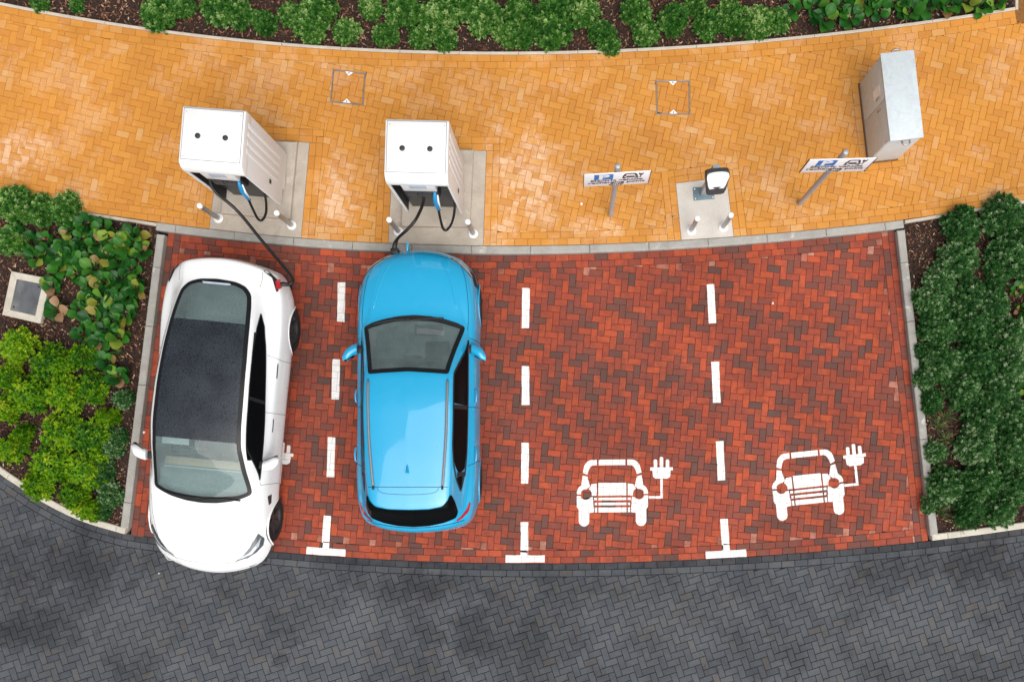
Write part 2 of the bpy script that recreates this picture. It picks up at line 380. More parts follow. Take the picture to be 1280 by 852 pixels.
def inside_np(P, poly):
    x, y = P[:, 0], P[:, 1]; r = np.zeros(len(P), bool); n = len(poly)
    for i in range(n):
        x1, y1 = poly[i]; x2, y2 = poly[(i + 1) % n]
        if y1 == y2: continue
        c = ((y1 > y) != (y2 > y)) & (x < (x2 - x1) * (y - y1) / (y2 - y1) + x1); r ^= c
    return r
def offset_line(pts, d):
    """polyline moved to its left by d"""
    P = np.array(pts, float); T = np.gradient(P, axis=0); T /= np.linalg.norm(T, axis=1)[:, None]
    return [tuple(q) for q in P + d * np.stack([-T[:, 1], T[:, 0]], 1)]
def resample(pts, step, start=0.0):
    P = np.array(pts, float); L = np.concatenate([[0], np.cumsum(np.linalg.norm(np.diff(P, axis=0), axis=1))])
    s = np.arange(start, L[-1], step); s = s[s > 1e-6] if start else s
    s = np.unique(np.concatenate([[0], s, [L[-1]]]))
    return [(float(np.interp(t, L, P[:, 0])), float(np.interp(t, L, P[:, 1]))) for t in s]
def courses(line, d0, d1, step=.2035, start=0.0):
    """one course of stretchers between offsets d0 and d1 to the left of a line"""
    mid = resample(line, step, start)
    if len(mid) > 2 and math.dist(mid[-1], mid[-2]) < .06: mid.pop(-2)
    if len(mid) > 2 and math.dist(mid[0], mid[1]) < .06: mid.pop(1)
    A, B = offset_line(mid, d0), offset_line(mid, d1)
    out = []
    for i in range(len(mid) - 1):
        if (mid[i + 1][0] - mid[i][0]) ** 2 + (mid[i + 1][1] - mid[i][1]) ** 2 < .0009: continue
        q = [A[i], A[i + 1], B[i + 1], B[i]]; out.append(q if area(q) > 0 else q[::-1])
    return out
def herring(x0, x1, y0, y1, ang, ox=0, oy=0, w=.1018):
    """2:1 herringbone as list of (quad, centre, rotation)"""
    c, s = math.cos(R(ang)), math.sin(R(ang)); cx, cy = (x0 + x1) / 2 + ox, (y0 + y1) / 2 + oy
    rad = math.hypot(x1 - x0, y1 - y0) / 2 + .3; n = int(rad / w) + 2; out = []
    for i in range(-n, n):
        for j in range(-n, n):
            k = (i - j) % 4
            if k == 0: q = [(i, j), (i + 2, j), (i + 2, j + 1), (i, j + 1)]; rot = ang
            elif k == 3: q = [(i, j), (i + 1, j), (i + 1, j + 2), (i, j + 2)]; rot = ang + 90
            else: continue
            mx = sum(a for a, b in q) / 4 * w; my = sum(b for a, b in q) / 4 * w
            X, Y = cx + c * mx - s * my, cy + s * mx + c * my
            if X < x0 - .2 or X > x1 + .2 or Y < y0 - .2 or Y > y1 + .2: continue
            out.append(([(cx + c * a * w - s * b * w, cy + s * a * w + c * b * w) for a, b in q], (X, Y), rot))
    return out

def piece_data(poly, z, tilt, v, f, gap=.0016, ch=.0035, depth=.03):
    p = clean(poly)
    if len(p) < 3: return 0
    if area(p) < 0: p = p[::-1]
    a = inset(p, gap); b = inset(p, gap + ch)
    if area(a) < 4e-4 or area(b) < 2.5e-4: return 0
    cx = sum(q[0] for q in p) / len(p); cy = sum(q[1] for q in p) / len(p); n = len(p); k = len(v)
    def zz(q): return z + tilt[0] * (q[0] - cx) + tilt[1] * (q[1] - cy)
    v += [(q[0], q[1], zz(q)) for q in b] + [(q[0], q[1], zz(q) - ch * .8) for q in a] + [(q[0], q[1], z - depth) for q in a]
    f.append(tuple(range(k, k + n)))
    for i in range(n):
        j = (i + 1) % n
        f.append((k + n + i, k + n + j, k + j, k + i)); f.append((k + 2 * n + i, k + 2 * n + j, k + n + j, k + n + i))
    return 1 + 2 * n
def set_tint(me, vals):
    a = me.attributes.new('tint', 'FLOAT', 'FACE'); a.data.foreach_set('value', np.array(vals, dtype=np.float32))

# shared whole paver
def whole_mesh(mat, gap, ch):
    v, f = [], []; piece_data([(-.1018, -.0509), (.1018, -.0509), (.1018, .0509), (-.1018, .0509)], 0, (0, 0), v, f, gap, ch)
    me = bpy.data.meshes.new('paver'); me.from_pydata(v, [], f); me.update(); me.materials.append(mat); return me
def pave(surface, name, wholes, cuts, z, mat, tintf, singles=300, gap=.0018, ch=.0035):
    """wholes: (quad, centre, rot); cuts: polygons.  The 300 nearest whole pavers in view become parts, the rest one part"""
    me0 = whole_mesh(mat, gap, ch)
    def vis(c): 
        px, py = 720 + c[0] * F / (H - z), 568 - c[1] * F / (H - z); return 4 < px < 1276 and 4 < py < 848 and not any(a < px < b and e < py < g for a, b, e, g in HIDDEN)
    cand = sorted([w for w in wholes if vis(w[1])], key=lambda w: w[1][0] ** 2 + w[1][1] ** 2)[:singles]
    ids = set(id(w) for w in cand)
    for w in cand:
        o = bpy.data.objects.new('paver', me0); link(o, surface)
        o.location = (w[1][0], w[1][1], z + random.gauss(0, .0008)); o.rotation_euler = (random.gauss(0, .007), random.gauss(0, .007), R(w[2] + random.gauss(0, .4)))
        o['tint'] = tintf(w[1])
    v, f, tt = [], [], []
    for p, c in [(w[0], w[1]) for w in wholes if id(w) not in ids] + [(p, None) for p in cuts]:
        if c is None: c = (sum(q[0] for q in p) / len(p), sum(q[1] for q in p) / len(p))
        t = tintf(c)
        if len(p) < 3 or (mat is not M['dark'] and abs(area(p)) < .016 and random.random() < .35): t = random.uniform(.955, 1)
        n = piece_data(p, z + random.gauss(0, .0008), (random.gauss(0, .007), random.gauss(0, .007)), v, f, gap, ch); tt += [t] * n
    o = mesh_obj('paver_field', v, f, mat, surface); set_tint(o.data, tt); tag(o, kind='stuff')
HIDDEN = [(175, 372, 322, 715), (430, 612, 310, 668), (220, 360, 130, 260), (478, 585, 148, 265), (1068, 1158, 55, 208)]
def split_field(bricks, poly, holes):
    """bricks clipped to a simple polygon, minus convex holes"""
    P = np.array([q for b in bricks for q in b[0]]); ins = inside_np(P, poly).reshape(-1, 4)
    hb = [(min(q[0] for q in h), max(q[0] for q in h), min(q[1] for q in h), max(q[1] for q in h)) for h in holes]
    poly = list(poly) if area(poly) > 0 else list(poly)[::-1]
    whole, cut = [], []
    for b, k in zip(bricks, ins):
        if not k.any(): continue
        near = [h for h, e in zip(holes, hb) if e[0] - .2 < b[1][0] < e[1] + .2 and e[2] - .2 < b[1][1] < e[3] + .2]
        if k.all():
            ps = [b[0]]
        else:
            q = clip_convex(poly, b[0]); ps = [q] if len(q) >= 3 else []
        touched = not k.all()
        for h in near:
            nx = []
            for p in ps:
                r = clip_convex(p, h)
                if len(r) >= 3 and abs(area(r)) > 1e-5: touched = True; nx += subtract(p, h)
                else: nx.append(p)
            ps = nx
        if not touched: whole.append(b)
        else: cut += [p for p in ps if abs(area(p)) > 6e-4]
    return whole, cut
def flat_sheet(name, poly, z, mat, parent=None, kind='structure'):
    bm = bmesh.new(); bm.faces.new([bm.verts.new((x, y, z)) for x, y in poly])
    bmesh.ops.triangulate(bm, faces=bm.faces[:])
    for f in bm.faces:
        if f.normal.z < 0: f.normal_flip()
    o = bm_obj(name, bm, mat, parent)
    if kind: o['kind'] = kind
    return o

# ------------------------------------------------------------------ outlines of the site
ZP = .10                                   # footpath and kerb level above the road
def curve(pts, z, x0, x1, deg, n):
    P = np.array([at(*p, z) for p in pts]); c = np.polyfit(P[:, 0], P[:, 1], deg)
    X = np.linspace(x0, x1, n); return [(float(a), float(np.polyval(c, a))) for a in X]
XL, XR, YB, YT = -10.3, 8.3, -4.7, 8.4
top_edge = curve([(0, 7.5), (100, 25), (200, 40), (320, 55), (440, 65), (540, 67.5), (640, 68), (790, 65), (960, 53), (1060, 43), (1160, 29), (1265, 14)], ZP, XL, 6.78, 3, 80)
kerb_up = curve([(196, 277), (270, 287), (377, 298), (486, 304), (605, 306), (700, 305.5), (789, 303), (854, 300.5), (917, 296.4), (1016, 286), (1129, 274.5)], ZP, -6.48, 5.06, 3, 60)
dark_edge = curve([(159, 666), (182, 670), (340, 690), (500, 700), (631, 703), (734, 702.6), (800, 701), (980, 694), (1074, 685), (1163, 674.5)], 0, -7.00, 5.52, 3, 60)
KW = .125
kl0, kl1 = at(197, 279, ZP), at(150, 659, ZP)      # left kerb, bed side
kr0, kr1 = at(1130, 275, ZP), at(1173, 668, ZP)    # right kerb, bed side
left_bed_top = [at(-110, 234, ZP), at(0, 249, ZP), at(101, 264, ZP), at(197, 278.5, ZP)]
right_bed_top = [at(1129, 274, ZP), at(1187, 266, ZP), at(1280, 250, ZP), at(1390, 231, ZP)]
left_bed_front = [tuple(p) for p in spline([at(-120, 470), at(-60, 536), at(0, 590), at(16, 601), at(54, 626), at(102.6, 650), at(158, 667)], 8)]
right_bed_front = [at(1163, 675), at(1220, 668), at(1280, 659.5), at(1390, 645)]
kerb_low = offset_line(kerb_up, -KW)               # red side of the kerb
def seg_off(a, b, d):
    t = Vector((b[0] - a[0], b[1] - a[1])).normalized(); n = Vector((-t.y, t.x)); return (a[0] + n.x * d, a[1] + n.y * d), (b[0] + n.x * d, b[1] + n.y * d)
li0, li1 = seg_off(kl0, kl1, KW); ri0, ri1 = seg_off(kr0, kr1, -KW)

# ground to the horizon
gv = 300
tag(flat_sheet('ground', [(-gv, -gv), (gv, -gv), (gv, gv), (-gv, gv)], -.16, M['ground']))

# --- road of charcoal pavers
road_top = left_bed_front[:-1] + [p for p in dark_edge if p[0] > left_bed_front[-1][0] - .01] + right_bed_front[1:]
road_poly = [(XL, YB), (XR, YB)] + road_top[::-1]
road = flat_sheet('road', road_poly, -.012, M['jd'])
cl = road_top[::-1]                                # travelling right to left: road on the left hand
inner = offset_line(resample(cl, .12), .205)
inner = [inner[0]] + [p for p in inner[1:]]
wh, cu = split_field(herring(XL, XR, YB, 1.2, 18), [(XL, YB), (XR, YB)] + [p for p in inner], [])
crs = courses(cl, .0, .1025) + courses(cl, .1025, .205, start=.1)
_rx = [p[0] for p in road_top]; _ry = [p[1] for p in road_top]
def td(c):
    if float(np.interp(c[0], _rx, _ry)) - c[1] < .1 and c[0] > -7.2: return random.uniform(.97, 1)
    return min(1, max(0, random.betavariate(2, 2)))
pave(road, 'road', wh, crs + cu, 0, M['dark'], td, gap=.0034, ch=.005)

# --- red parking bays
bay_l = [li0, li1]; bay_r = [ri0, ri1]
def line_at_y(a, b, y): t = (y - a[1]) / (b[1] - a[1]); return (a[0] + t * (b[0] - a[0]), y)
red_top = [p for p in kerb_low if li0[0] < p[0] < ri0[0]]
red_bot = [p for p in dark_edge if li1[0] - .05 < p[0] < ri1[0] + .05]
bot_l = line_at_y(li0, li1, red_bot[0][1]); bot_r = line_at_y(ri0, ri1, red_bot[-1][1])
red_bot = [bot_l] + [p for p in red_bot if bot_l[0] + .02 < p[0] < bot_r[0] - .02] + [bot_r]
tl = line_at_y(li0, li1, red_top[0][1] + .005); trr = line_at_y(ri0, ri1, red_top[-1][1] + .005)
red_top = [tl] + red_top + [trr]
red_poly = red_bot + red_top[::-1]
bays = flat_sheet('parking_bays', red_poly, -.012, M['jr'])
rt = red_top[::-1]                                 # right to left: bays on the left hand
rl = [tl, bot_l]; rr = [bot_r, trr]
fp = offset_line(resample(red_bot, .15), .205); ft = offset_line(resample(rt, .15), .205)
a0, a1 = seg_off(*rl, .205); b0, b1 = seg_off(*rr, .205)
def clip_to(ps, hp):
    out = []
    for p in ps:
        for a, b in hp: p = clip_half(p, a, b)
        if len(p) >= 3 and abs(area(p)) > 6e-4: out.append(p)
    return out
fieldp = clip_to([fp + ft], [(a0, a1), (b0, b1)])[0]
red_bricks = herring(-7.2, 5.8, -2, 3.8, -5, .03, .02)
wh, cu = split_field(red_bricks, fieldp, [])
side_l = courses(rl, 0, .1025) + courses(rl, .1025, .205, start=.1)
side_r = courses(rr, 0, .1025) + courses(rr, .1025, .205, start=.1)
tb = courses(red_bot, 0, .1025) + courses(red_bot, .1025, .205, start=.1) + courses(rt, 0, .1025) + courses(rt, .1025, .205, start=.1)
tb = clip_to(tb, [(a0, a1), (b0, b1)])
sb = offset_line(resample(red_bot, .15), 0); st_ = offset_line(resample(rt, .15), 0)
side = []
for q in side_l + side_r:
    r = clip_convex(fieldp0, q) if False else q
    cy = sum(p[1] for p in r) / 4
    side.append(r)
def tr(c):
    t = random.random(); return t * .92 if t < .6 else .55 + (t - .6) * .96
pave(bays, 'bays', wh, side + tb + cu, 0, M['red'], tr, gap=.0022, ch=.004)

# --- footpath of yellow pavers
def quad_px(pts, z=ZP): 
    q = [at(*p, z) for p in pts]; return q if area(q) > 0 else q[::-1]
pad1 = quad_px([(275, 172), (387, 178), (376, 301), (261, 289)])
pad2 = quad_px([(491, 187), (608, 188), (604, 308), (485, 307)])
pad3 = quad_px([(844.5, 229), (908, 221), (918, 300), (852, 305)])
pads = [pad1, pad2, pad3]
rings = [inset(p, -.205) for p in pads]
mh = [quad_px([(416, 86.5), (457, 91), (454, 132), (412.5, 127.5)]), quad_px([(819.5, 100.5), (862.5, 100.5), (863, 143.5), (820.5, 143.5)])]
cab_c, cab_r = (4.665, 5.135), 6.5
def rect(c, lx, ly, deg):
    s, k = math.sin(R(deg)), math.cos(R(deg)); return [(c[0] + k * x - s * y, c[1] + s * x + k * y) for x, y in ((-lx, -ly), (lx, -ly), (lx, ly), (-lx, ly))]
cab_hole = rect(cab_c, .24 + .0, .625, cab_r); cab_ring = rect(cab_c, .24 + .102, .625 + .102, cab_r)
path_low = left_bed_top[:-1] + kerb_up + right_bed_top[1:]         # left to right: path on the left
path_top = top_edge[::-1]                                          # right to left
path_poly = path_low + [(XR, 6.4), (XR, YT), (6.78, YT)] + path_top
foot = flat_sheet('footpath', path_poly, ZP - .012, M['jy'])
lowl = resample(path_low, .15); topl = resample([(6.78, YT)] + path_top, .15)
fpoly = offset_line(lowl, .205) + [(XR, 6.6), (XR, YT), (7.0, YT)] + offset_line(resample([(6.985, YT), (6.985, path_top[0][1] - .2)], .3), 0) + [p for p in offset_line(resample(path_top, .15), .205) if p[0] < 6.95]
yb = herring(XL, XR, 2.9, YT, -13, .02, .05)
wh, cu = split_field(yb, fpoly, rings + mh + [cab_ring])
crs = courses(path_low, 0, .1025) + courses(path_low, .1025, .205, start=.1) + courses(path_top, 0, .1025) + courses(path_top, .1025, .205, start=.1)
nx = []
for q in crs:
    ps = [q]
    for h in rings: ps = [r for p in ps for r in (subtract(p, h) if len(clip_convex(p, h)) >= 3 else [p])]
    nx += ps
lowpoly = [(p[0], p[1]) for p in lowl] + [(XR, YT), (XL, YT)]
for p in pads:
    # three sides (not the kerb side) : find order so that side 0 is the kerb side
    i0 = min(range(4), key=lambda i: p[i][1] + p[(i + 1) % 4][1]); q = [p[(i0 + k) % 4] for k in range(4)]
    ext = [q[1], q[2], q[3], q[0]]
    for d0, d1, s in ((0, .1025, 0), (.1025, .205, .1)):
        o0 = inset(q, -d1)
        for a, b in ((0, 1), (1, 2), (2, 3)):
            A, B = Vector(ext[a]), Vector(ext[b]); t = (B - A).normalized()
            if a == 0: B = B + t * (d0)
            if a == 1: A = A - t * d1; B = B + t * d0
            if a == 2: A = A - t * d1
            bricks = courses([tuple(B), tuple(A)], d0, d1, start=s)
            for bq in bricks:
                c = clip_convex(lowpoly, bq)
                if len(c) >= 3 and abs(area(c)) > 6e-4: nx.append(c)
cr = cab_ring
for i in range(4):
    a, b = cab_hole[i], cab_hole[(i + 1) % 4]; A, B = Vector(a), Vector(b); t = (B - A).normalized()
    nx += courses([tuple(B + t * .102), tuple(A)], 0, .102)
def ty(c): return random.random()
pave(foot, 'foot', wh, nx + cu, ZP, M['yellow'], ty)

# --- recessed inspection covers filled with pavers
for q, lab in zip(mh, ('square paver-filled inspection cover behind the two white charging units', 'square paver-filled inspection cover in the yellow path beyond the parking sign')):
    c = (sum(p[0] for p in q) / 4, sum(p[1] for p in q) / 4)
    e = tag(empty('inspection_cover', (c[0], c[1], ZP)), lab, 'manhole cover')
    L = [(p[0] - c[0], p[1] - c[1]) for p in q]
    if area(L) < 0: L = L[::-1]
    i1 = inset(L, .016)
    v, f = [], []
    for k in range(4): piece_data([L[k], L[(k + 1) % 4], i1[(k + 1) % 4], i1[k]], .003, (0, 0), v, f, 0.0, .002, .03)
    mesh_obj('frame', v, f, M['steel'], e)
    tray = mesh_obj('tray', [(p[0], p[1], -.010) for p in i1], [(0, 1, 2, 3)], M['jd'], e)
    order = sorted(range(4), key=lambda k: (L[k][1] + L[(k + 1) % 4][1]))
    for k in (order[0], order[3]):
        m = ((i1[k][0] + i1[(k + 1) % 4][0]) / 2, (i1[k][1] + i1[(k + 1) % 4][1]) / 2); t = Vector((L[(k + 1) % 4][0] - L[k][0], L[(k + 1) % 4][1] - L[k][1])).normalized(); n = Vector((-t.y, t.x))
        v, f = [], []
        piece_data([(m[0] - t.x * .065, m[1] - t.y * .065), (m[0] + t.x * .065, m[1] + t.y * .065), (m[0] + n.x * .062, m[1] + n.y * .062)], .0045, (0, 0), v, f, 0, .001, .02)
        pl = mesh_obj('lifting_plate', v, f, M['white'], e)
        lathe('keyhole', [(0, .0055), (.010, .0055), (.010, .003)], 10, M['gap'], pl, (m[0] + n.x * .02, m[1] + n.y * .02, 0))
    inn = inset(L, .018); ccw = [(p[0] + c[0], p[1] + c[1]) for p in inn]
    for b in yb:
        r = clip_convex(b[0], ccw)
        if len(r) >= 3 and abs(area(r)) > 1.2e-3:
            v, f = [], []; r = [(p[0] - c[0], p[1] - c[1]) for p in r]
            if piece_data(r, -.001, (0, 0), v, f): 
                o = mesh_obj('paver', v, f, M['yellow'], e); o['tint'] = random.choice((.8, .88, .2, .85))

# ------------------------------------------------------------------ kerbs
def stones(name, line, width, length, z0, z1, mat, parent, first=0.0, ch=.012):
    """kerb stones laid along a line, to its right"""
    ln = resample(line, .1); cum = [0]
    for a, b in zip(ln, ln[1:]): cum.append(cum[-1] + math.hypot(b[0] - a[0], b[1] - a[1]))
    tot = cum[-1]; s = [0.0]; p = first or length
    while p < tot - .12: s.append(p); p += length
    s.append(tot); A = np.array(ln); B = np.array(offset_line(ln, -width))
    def P(t, arr): return (float(np.interp(t, cum, arr[:, 0])), float(np.interp(t, cum, arr[:, 1])))
    for a, b in zip(s, s[1:]):
        ts = np.linspace(a, b, 5); poly = [P(t, A) for t in ts] + [P(t, B) for t in ts[::-1]]
        c = (sum(q[0] for q in poly) / len(poly), sum(q[1] for q in poly) / len(poly))
        v, f = [], []
        piece_data([(q[0] - c[0], q[1] - c[1]) for q in poly], 0, (0, random.gauss(0, .002)), v, f, .0025, ch, z1 - z0)
        mesh_obj(name, v, f, mat, parent, loc=(c[0], c[1], z1 + random.gauss(0, .001)))
def structure(name): return tag(empty(name), kind='structure')
k1 = structure('kerb')
stones('kerb_stone', kerb_up, KW, .915, -.1, ZP, M['kerb'], k1, .3)
lk0 = line_at_y(kl0, kl1, kl0[1] - .16)
stones('kerb_stone', [lk0, kl1][::-1], KW, .915, -.1, ZP, M['kerb'], k1, .4)
rk0 = line_at_y(kr0, kr1, kr0[1] - .145)
stones('kerb_stone', [rk0, kr1], KW, .915, -.1, ZP, M['kerb'], k1, .5)
k2 = structure('bed_edging')
EW = .05
stones('edging_stone', [(p[0], p[1] + EW) for p in top_edge], EW, .915, -.1, ZP + .012, M['edging'], k2, .35, .006)
stones('edging_stone', [(6.78, YT), (6.78, top_edge[-1][1] + .01)][::-1], EW, .915, -.1, ZP + .012, M['edging'], k2, .5, .006)
stones('edging_stone', left_bed_top[:-1] + [(kl0[0] - .01, left_bed_top[-1][1])], EW, .915, -.1, ZP + .008, M['edging'], k2, .35, .006)
stones('edging_stone', [(kr0[0] + .01, kr0[1])] + right_bed_top[1:], EW, .915, -.1, ZP + .008, M['edging'], k2, .5, .006)
k3 = structure('bed_front_kerb')
lbf = resample(left_bed_front, .1)
up = offset_line(lbf, .105)
stones('kerb_stone', up, .103, .62, -.1, .075, M['palekerb'], k3, .4)
rbf = resample(right_bed_front, .15)
stones('kerb_stone', offset_line(rbf, .105), .103, .915, -.1, .075, M['palekerb'], k3, .25)

# ------------------------------------------------------------------ white paint on the red pavers
def inbay(q): return q
red_all = [b for b in red_bricks]
bot_courses = courses(red_bot, 0, .1025) + courses(red_bot, .1025, .205, start=.1)
field_ccw = fieldp if area(fieldp) > 0 else fieldp[::-1]
def paint(name, poly, parent, origin, z=.0032):
    """paint lying on each paver, broken at the joints"""
    if area(poly) < 0: poly = poly[::-1]
    x0, x1 = min(p[0] for p in poly) - .25, max(p[0] for p in poly) + .25; y0, y1 = min(p[1] for p in poly) - .25, max(p[1] for p in poly) + .25
    v, f = [], []
    cells = [inset(b[0], .0016) for b in red_all if x0 < b[1][0] < x1 and y0 < b[1][1] < y1]
    cells2 = [inset(q, .0016) for q in bot_courses if x0 < q[0][0] < x1 and y0 < q[0][1] < y1]
    def emit(p):
        p = clean(p)
        if len(p) < 3 or abs(area(p)) < 3e-5: return
        if area(p) < 0: p = p[::-1]
        k = len(v); n = len(p)
        v.extend((q[0] - origin[0], q[1] - origin[1], z) for q in p); f.append(tuple(range(k, k + n)))
        v.extend((q[0] - origin[0], q[1] - origin[1], z - .004) for q in p)
        for i in range(n): f.append((k + n + i, k + n + (i + 1) % n, k + (i + 1) % n, k + i))
    for c in cells:
        p = clip_convex(poly, c)
        if len(p) >= 3:
            cx, cy = sum(q[0] for q in p) / len(p), sum(q[1] for q in p) / len(p)
            if inside_np(np.array([[cx, cy]]), fieldp)[0]: emit(p)
    for c in cells2: emit(clip_convex(poly, c))
    if not v: return None
    return mesh_obj(name, v, f, M['marking'], parent)
def bar(a, b, w):
    A, B = Vector(at(*a)), Vector(at(*b)); t = (B - A).normalized(); n = Vector((-t.y, t.x)) * w / 2
    j = lambda: random.gauss(0, .002)
    pts = []
    for s0, s1, sg in ((A, B, -1), (B, A, 1)):
        for k in range(6):
            u = k / 5; q = s0 * (1 - u) + s1 * u + n * sg; pts.append((q.x + j(), q.y + j()))
    return pts
for nm, dashes, stem, tb_ in (
        ('painted bay line between the white car and the blue car', [((427, 353), (426, 402)), ((420.5, 449), (419, 499)), ((414.5, 546), (413, 596))], ((409.5, 644), (406.5, 686)), ((383, 687.5), (432, 690.5))),
        ('painted bay line beside the blue car, toward the empty bays', [((657.5, 360), (657, 410)), ((657, 457), (657, 506)), ((656.5, 553), (656, 604)), ((657.6, 316), (657.6, 323))], ((655.5, 652), (655.5, 696)), ((632, 698), (681, 698))),
        ('painted bay line between the two empty bays with car symbols', [((888, 355), (890.5, 404)), ((894, 452), (896, 503)), ((899.5, 551), (902, 600))], ((905, 648), (907.5, 690)), ((882, 693.5), (933, 690.5)))):
    o = at(*stem[1]); e = tag(empty('bay_line', (o[0], o[1], 0)), nm, 'road marking', 'painted bay lines')
    for k, (a, b) in enumerate(dashes): paint('dash', bar(a, b, .118 if k < 3 else .025), e, o)
    paint('dash', bar(stem[0], stem[1], .118), e, o); paint('end_bar', bar(*tb_, .112), e, o, .0042)

def ev_symbol(origin, deg, s, label):
    """painted car front with plug, in units of metres before scaling: x across, y up the bay"""
    e = tag(empty('electric_car_symbol', (origin[0], origin[1], 0)), label, 'road marking', 'electric car symbols')
    c, sn = math.cos(R(deg)), math.sin(R(deg))
    def W(p): return [(origin[0] + s * (c * x - sn * y), origin[1] + s * (sn * x + c * y)) for x, y in p]
    def mir(p): return [(-x, y) for x, y in p][::-1]
    def arc(cx, cy, r, a0, a1, n=8): return [(cx + r * math.cos(R(a0 + (a1 - a0) * k / n)), cy + r * math.sin(R(a0 + (a1 - a0) * k / n))) for k in range(n + 1)]
    P = {}
    # roof bar between stencil bridges, roof corners, pillars
    P['roof_bar'] = [[(-.215, .62), (.215, .62), (.215, .71), (-.215, .71)]]
    rc = [(.245, .71)] + arc(.30, .55, .16, 78, 20) + [(.475, .50), (.40, .47)] + [(.375, .55), (.345, .60), (.30, .62), (.245, .62)]
    P['roof_corner'] = [rc, mir(rc)]
    pl = [(.40, .44), (.475, .455), (.50, .30), (.545, .26), (.575, .20), (.575, .155), (.50, .155), arc(.43, .15, .085, 20, 100)[0]] + arc(.43, .15, .085, 20, 100)[1:] + [(.36, .28)]
    P['pillar'] = [pl, mir(pl)]
    P['bonnet'] = [[(-.225, .13), (.225, .13), (.225, .335), (-.225, .335)]]
    bs = [(.25, .13), (.33, .13)] + arc(.43, .15, .10, 190, 120, 4) + [(.335, .315), (.25, .325)]
    P['bonnet_side'] = [bs, mir(bs)]
    wg = [(.32, .115), (.345, .10)] + arc(.43, .15, .085, 215, 345, 8) + [(.575, .13), (.575, -.05), (.545, -.09), (.545, -.28)] + arc(.46, -.28, .085, 0, -180, 8) + [(.375, -.15), (.30, -.14), (.30, -.09), (.31, .0), (.31, .06)]
    P['wing'] = [wg, mir(wg)]
    for nm, y0, y1, hw in (('grille_bar', .055, .098, .295), ('grille_bar', -.025, .018, .285), ('grille_bar', -.14, -.06, .285)):
        P.setdefault(nm, []).extend([[(-.225, y0), (.225, y0), (.225, y1), (-.225, y1)], [(.248, y0), (hw, y0), (hw, y1), (.248, y1)], [(-hw, y0), (-.248, y0), (-.248, y1), (-hw, y1)]])
    P['lead'] = [[(.585, .075), (.815, .075), (.815, .115), (.585, .115)], [(.775, .115), (.815, .115), (.815, .40), (.775, .40)]]
    P['plug'] = [[(.70, .395), (.89, .395), (.935, .425), (.945, .525), (.65, .525), (.66, .425)], [(.615, .527), (.98, .527), (.98, .578), (.615, .578)]]
    P['prong'] = [[(.672, .58), (.728, .58), (.728, .69), (.716, .705), (.684, .705), (.672, .69)], [(.769, .58), (.825, .58), (.825, .73), (.813, .745), (.781, .745), (.769, .73)], [(.866, .58), (.922, .58), (.922, .69), (.910, .705), (.878, .705), (.866, .69)]]
    for nm, polys in P.items():
        for p in polys: paint(nm, W(p), e, origin)
ev_symbol(at(765.5, 629), 0.5, .965, 'white painted car symbol with plug beside the first dashed line past the blue car')
ev_symbol(at(1011, 618.5), 6, .965, 'white painted car symbol with plug in the end bay by the concrete kerb')
ev_symbol(at(287, 604), -5.5, .965, 'white painted car symbol mostly hidden under the white car')

# ------------------------------------------------------------------ concrete pads
for p, lab, pm, inner_q in ((pad1, 'concrete pad with raised plinth under the charging unit feeding the white car', 'pad', [(283, 174.5), (371, 177), (362, 273.5), (276, 266)]),
                            (pad2, 'concrete pad with raised plinth under the charging unit feeding the blue car', 'pad', [(505, 186), (591.5, 187), (587, 283), (501.6, 282.5)]),
                            (pad3, 'pale concrete pad with a small charging post and two bollards', 'padpale', None)):
    c = (sum(q[0] for q in p) / 4, sum(q[1] for q in p) / 4)
    e = tag(empty('concrete_pad', (c[0], c[1], ZP - .03)), lab, 'concrete pad')
    kp = kerb_up + [(5.1, 9), (-6.6, 9)]
    q = clip_convex(kp, p); v, f = [], []
    piece_data([(a - c[0], b - c[1]) for a, b in q], .034, (0, 0), v, f, .003, .006, .06)
    mesh_obj('slab', v, f, M[pm], e)
    if inner_q:
        q = quad_px(inner_q, ZP + .09); v, f = [], []
        piece_data([(a - c[0], b - c[1]) for a, b in q], .12, (0, 0), v, f, 0, .012, .09)
        mesh_obj('plinth', v, f, M['pad'], e)
PZ = ZP + .09                                # top of the plinths

